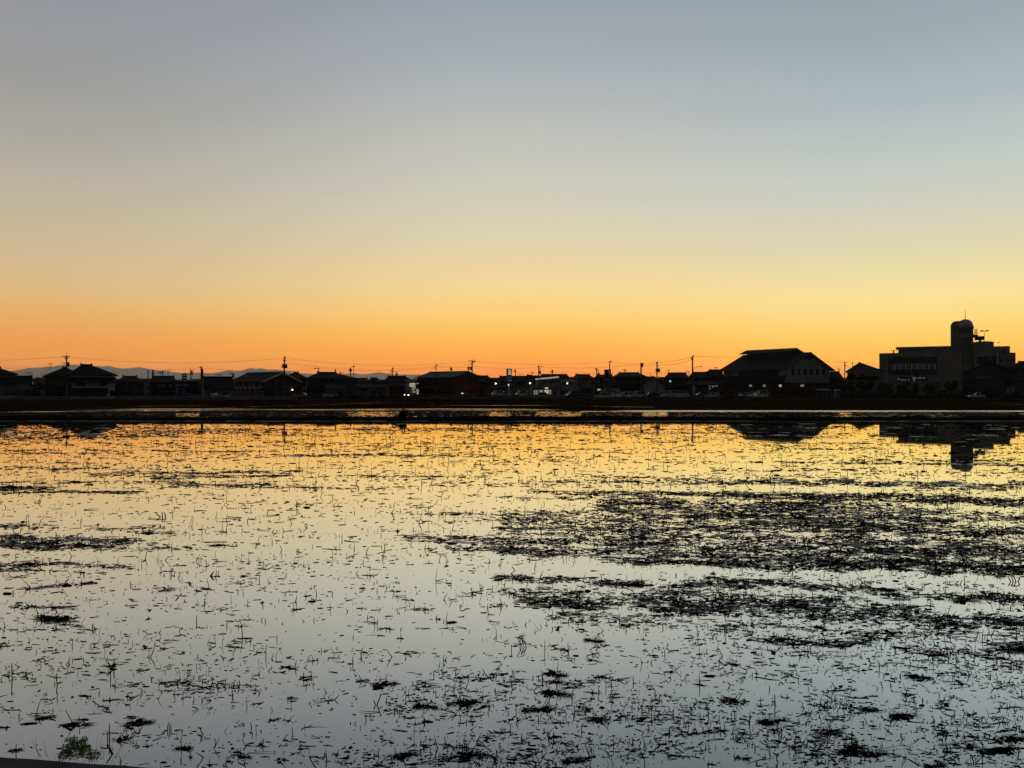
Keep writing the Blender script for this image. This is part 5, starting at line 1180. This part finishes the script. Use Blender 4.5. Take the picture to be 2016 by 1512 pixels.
CL = [(915,1489,66,'big brown straw clump with a long stick leaning left at the bottom middle',2),(800,1488,46,'flat straw clump left of the big brown bottom-middle clump',0),(482,1490,26,'small clump at the bottom, left of centre',0),
 (360,1474,34,'straw clump with a bent stalk near the bottom left',1),(270,1425,52,'long straw clump ending in a thick stalk in the lower left',2),(238,1456,30,'dark lump with side twigs below the long lower-left clump',1),(86,1414,34,'low flat lump near the left edge',0),
 (152,1428,50,'straight floating stalk bundle in the lower left',1),(755,1348,46,'dark straw clump at the left of the lower middle',0),(715,1341,26,'thin row of twigs beside the dark lower-middle clump',1),(912,1384,58,'round tangled clump with a long tail to the right',1),
 (838,1392,50,'ragged clump with crossing sticks left of the round tangled clump',3),(1094,1328,46,'wedge-shaped clump in the lower middle right',0),(1092,1366,58,'wide clump with looped stalks below the wedge-shaped clump',2),(1058,1398,62,'broad flat clump below the one with looped stalks',1),
 (1178,1418,44,'dark clump right of the broad flat clump',1),(1446,1382,46,'shaggy clump by an upright stick, lower right of centre',2),(1520,1420,60,'pair of joined dark lumps right of the shaggy clump',0),(1632,1444,52,'clump with two slanting sticks in the lower right',3),
 (1680,1478,60,'dark low clump below the clump with two slanting sticks',1),(1722,1486,52,'flat-topped lump near the bottom right',0),(1780,1410,56,'pointed clump with a long flat base in the lower right',1),(1960,1480,70,'very dark wide clump at the bottom right corner',1),
 (1990,1456,60,'bushy clump at the right edge near the bottom',0),(1130,1499,40,'lump with a leaning reed at the bottom right of centre',1),(1840,1508,44,'shallow bristly clump at the very bottom right',0),(1805,1333,44,'brownish bristly clump at the mid right',0),(1460,1494,26,'small tuft alone in clear water at the bottom right',0),
 (1710,1398,34,'small peaked clump between the pointed clump and the shaggy one',0),(2002,1280,50,'heavy dark clump at the right edge',0),(1255,1152,44,'dark heap at the left in the row beyond the clear lane',0),(1752,1162,36,'compact dark mound beyond the clear lane at the right',0),
 (1170,1262,36,'narrow clump with twig posts right of the bent reeds',2),(108,1220,42,'shaggy dark clump at the far left, mid distance',1),(328,1163,26,'pointed black lump at the left, mid distance',0),(430,1074,34,'black lump with a trailing right tail at the left, farther off',0),
 (1652,1126,24,'small tangled clump inside the clear lane at the right',2),(30,1478,24,'reddish twig tangle at the left edge above the kerb',1)]
for i,(px,py,w,lb,st_) in enumerate(CL): clump(px, py, w, lb, 100+i, st_, 1.0 if w > 30 else .6)
def reed(label, px, py, legs, r=.0036, name='reed'):
    r *= 1.35
    D = DG(py); t = thing(name, label, 'reed', (X(px,D),D,0), 0, 'single bent reeds standing in the water')
    for lg in legs:
        m = MB(); pts = [Vector(((a)*D/F, dy*D/F, b*D/F)) for a,b,dy in lg]; 
        for p, q in zip(pts[:-1], pts[1:]): m.tube(p, q, r, r*.8, 6)
        link('stalk', m, 'straw', t)
reed('three reeds bent sharply over to the right, lower middle',1028,1274,[[(0,0,0),(-10,19,0)],[(4,0,0),(-2,16,3),(9,3,6)],[(8,0,0),(3,17,0),(-3,20,4)]])
reed('single upright reed left of the three bent ones',1007,1282,[[(0,0,0),(0,13,0)]])
reed('tall thin reed right of the three bent ones',1072,1286,[[(0,0,0),(1,26,0)]],.0026)
reed('bent reed drawing an angle with its mirror image at the bottom left above the bush',222,1484,[[(0,0,0),(-12,18,0)]],.0050)
reed('tall dark reed with side sprigs at the lower left',224,1318,[[(0,0,0),(1,18,0)],[(-2,1,0),(-14,14,3)],[(0,0,0),(-12,8,-4)]],.0050)
reed('slim reed standing alone at the left edge',24,1338,[[(0,0,0),(-1,26,0),(0,32,0)]],.0038)
reed('crooked reed left of the long lower-left clump',113,1350,[[(0,0,0),(-2,12,0),(1,17,0)]],.004)
reed('two close upright reeds in the lower middle right',1090,1454,[[(0,0,0),(0,12,0)],[(-10,1,0),(-9,9,0)]],.0045)
reed('stout upright reed behind the pair of joined lumps',1526,1386,[[(0,0,0),(-1,19,0)]],.004)
reed('upright reed piercing the joined lumps at the lower right',1677,1462,[[(0,0,0),(0,22,0)]],.0045)
reed('crooked double reed left of the round tangled clump',742,1388,[[(0,0,0),(8,20,0),(6,22,0)],[(-3,0,0),(-6,9,0)]],.0045)
reed('bundle of three thin upright reeds at the lower left',334,1438,[[(0,0,0),(-2,16,0)],[(3,0,0),(2,13,0)],[(-4,0,0),(-4,11,0)]],.003)
reed('thin pair of reeds above the leafy bush at the bottom left',212,1456,[[(0,0,0),(0,17,0)],[(4,0,0),(3,30,0)]],.0034)
reed('spray of long reeds leaning out over the clear lane at the right',1560,1122,[[(0,0,0),(-10,9,0)],[(2,0,0),(-1,12,0)],[(4,0,0),(7,5,0),(12,4,0)],[(0,0,0),(-14,4,0)]],.007)
reed('cluster of arched reeds at the right edge by the clear lane',1990,1145,[[(0,0,0),(-5,9,0)],[(5,0,0),(1,10,0)],[(10,0,0),(6,11,0)],[(14,0,0),(18,6,0),(12,9,0)]],.006)
reed('thin bent reeds right of the clear lane',1880,1150,[[(0,0,0),(8,6,0)],[(10,-1,0),(14,8,0)],[(20,0,0),(18,14,0)]],.005)
reed('bent reed in the clear lane, left end',1006,1130,[[(0,0,0),(8,7,0),(2,14,0)]],.006)
reed('crossing reeds far left before the dark straw row',316,1018,[[(0,0,0),(-8,6,0)],[(4,0,0),(3,10,0)],[(10,0,0),(8,9,0)]],.010)
reed('slanting pair of reeds above the middle of the left water',416,1134,[[(0,0,0),(5,9,0)],[(-2,0,0),(3,7,0)]],.007)
reed('long straw lying on the water, lower right',1160,1398,[[(-30,1,-8),(8,2,8)]],.003,'reed')
reed('lone leaning reed at the bottom right of centre',1532,1500,[[(0,0,0),(-4,9,0),(2,17,0)]],.003)

# ------------------------------------------------------------------ concrete kerb wall and the leafy bush at the bottom left
wz = 1.3; p0 = (-2.372, 3.58); p1 = (-1.42, 3.455)
dx, dy = p1[0]-p0[0], p1[1]-p0[1]; ang = math.atan2(dy, dx)
r = thing('kerb_wall','rough concrete wall top crossing the bottom left corner','wall',(p0[0],p0[1],0),ang)
m = MB(); nx = 420
for i in range(nx):
    u = -24+48*i/(nx-1)
    for j,(v,z) in enumerate(((0,-.4),(0,wz-.02),(-.02,wz),(-.16,wz-.010+.002),(-.18,wz-.02),(-.18,.9))):
        k = .004*mnoise.noise(Vector((u*9,j*3.1,1)))+.002*mnoise.noise(Vector((u*40,j*3.1,5)))
        m.v.append((u, v+k, z+k))
m.f = [((i+1)*6+j,i*6+j,i*6+j+1,(i+1)*6+j+1) for i in range(nx-1) for j in range(5)]
link('wall', m, 'concrete', r)
rd = link('near_road', MB().box(-24,24,-9,-.185,-.4,1.22), 'asphalt'); rd.location = (p0[0],p0[1],0); rd.rotation_euler = (0,0,ang); tag(rd, kind='structure')
g = np.random.default_rng(77); 
bx, by = -2.03, 3.60; rb = thing('leafy_bush','small green leafy weed sprouting behind the concrete kerb','bush',(bx,by,0))
def vstem(m, p, d, L, r0, curl, n=9):
    p = Vector(p); d = Vector(d).normalized(); out = [tuple(p)]
    for i in range(n):
        d = (d+Vector(curl)/n).normalized(); p = p+d*L/n; out.append(tuple(p))
    for i,(a,b) in enumerate(zip(out[:-1],out[1:])): m.tube(a,b,r0*(1-.07*i),r0*(1-.07*(i+1)),5)
    return out
st = MB(); tips = []
for k in range(40):
    a = g.normal()*.55; o_ = vstem(st, (g.normal()*.035,g.normal()*.02+.02,.9), (math.sin(a)*.45,g.normal()*.2,1), (.38+.09*g.random())*math.cos(a), .0011, (a*.5,g.normal()*.3,-.35-.3*g.random()))
    tips += o_[5:]
link('stem', st, 'leaf_dark', rb)
bl = [(.0,.0,wz-.010+.02,.046),(-.035,.0,wz-.010+.03,.032),(.025,.0,wz-.010+.05,.030),(-.02,.01,wz-.010+.065,.022),(.05,.0,wz-.010+.02,.030),(.085,.0,wz-.01,.026),(-.055,.0,wz-.010+.0,.028),(.04,0,wz-.010+.075,.015),(-.045,0,wz-.010+.07,.012)]
V, Fq = leaves(1500, bl, .0056, 78); link_np('foliage', V, Fq, 'leaf_green', rb)
m = MB()
for (x0,z0,dx_,dz_,cu,L) in ((-.16,1.28,-1.0,.95,.9,.10),(-.17,1.28,-.35,1,-.5,.09),(-.13,1.28,-.7,1,.6,.08),(.115,1.27,.05,1,.1,.07),(.13,1.27,-.15,1,.3,.055),(.16,1.27,.35,1,-.4,.07),(.185,1.27,.5,1,-.2,.06),(.10,1.27,.6,1,.2,.05)):
    vstem(m, (x0,-.0,z0), (dx_,.1,dz_), L, .0011, (cu,0,.2))
link('grass_blade', m, 'leaf_dark', rb)

# ------------------------------------------------------------------ air between here and the mountains
hz = MB().box(-22000,22000,-60,HAZE_FAR,-1.5,HAZE_TOP)
o = link('haze', hz, 'soil'); o.data.materials.clear()
hm = bpy.data.materials.new('haze_air'); hm.use_nodes = True; nt = hm.node_tree; nt.nodes.clear()
out = nt.nodes.new('ShaderNodeOutputMaterial'); pv = nt.nodes.new('ShaderNodeVolumePrincipled')
pv.inputs['Color'].default_value = (.97,.985,.98,1); pv.inputs['Density'].default_value = HAZE_DENSITY; pv.inputs['Anisotropy'].default_value = .7
nt.links.new(pv.outputs[0], out.inputs['Volume']); o.data.materials.append(hm); tag(o, kind='stuff')
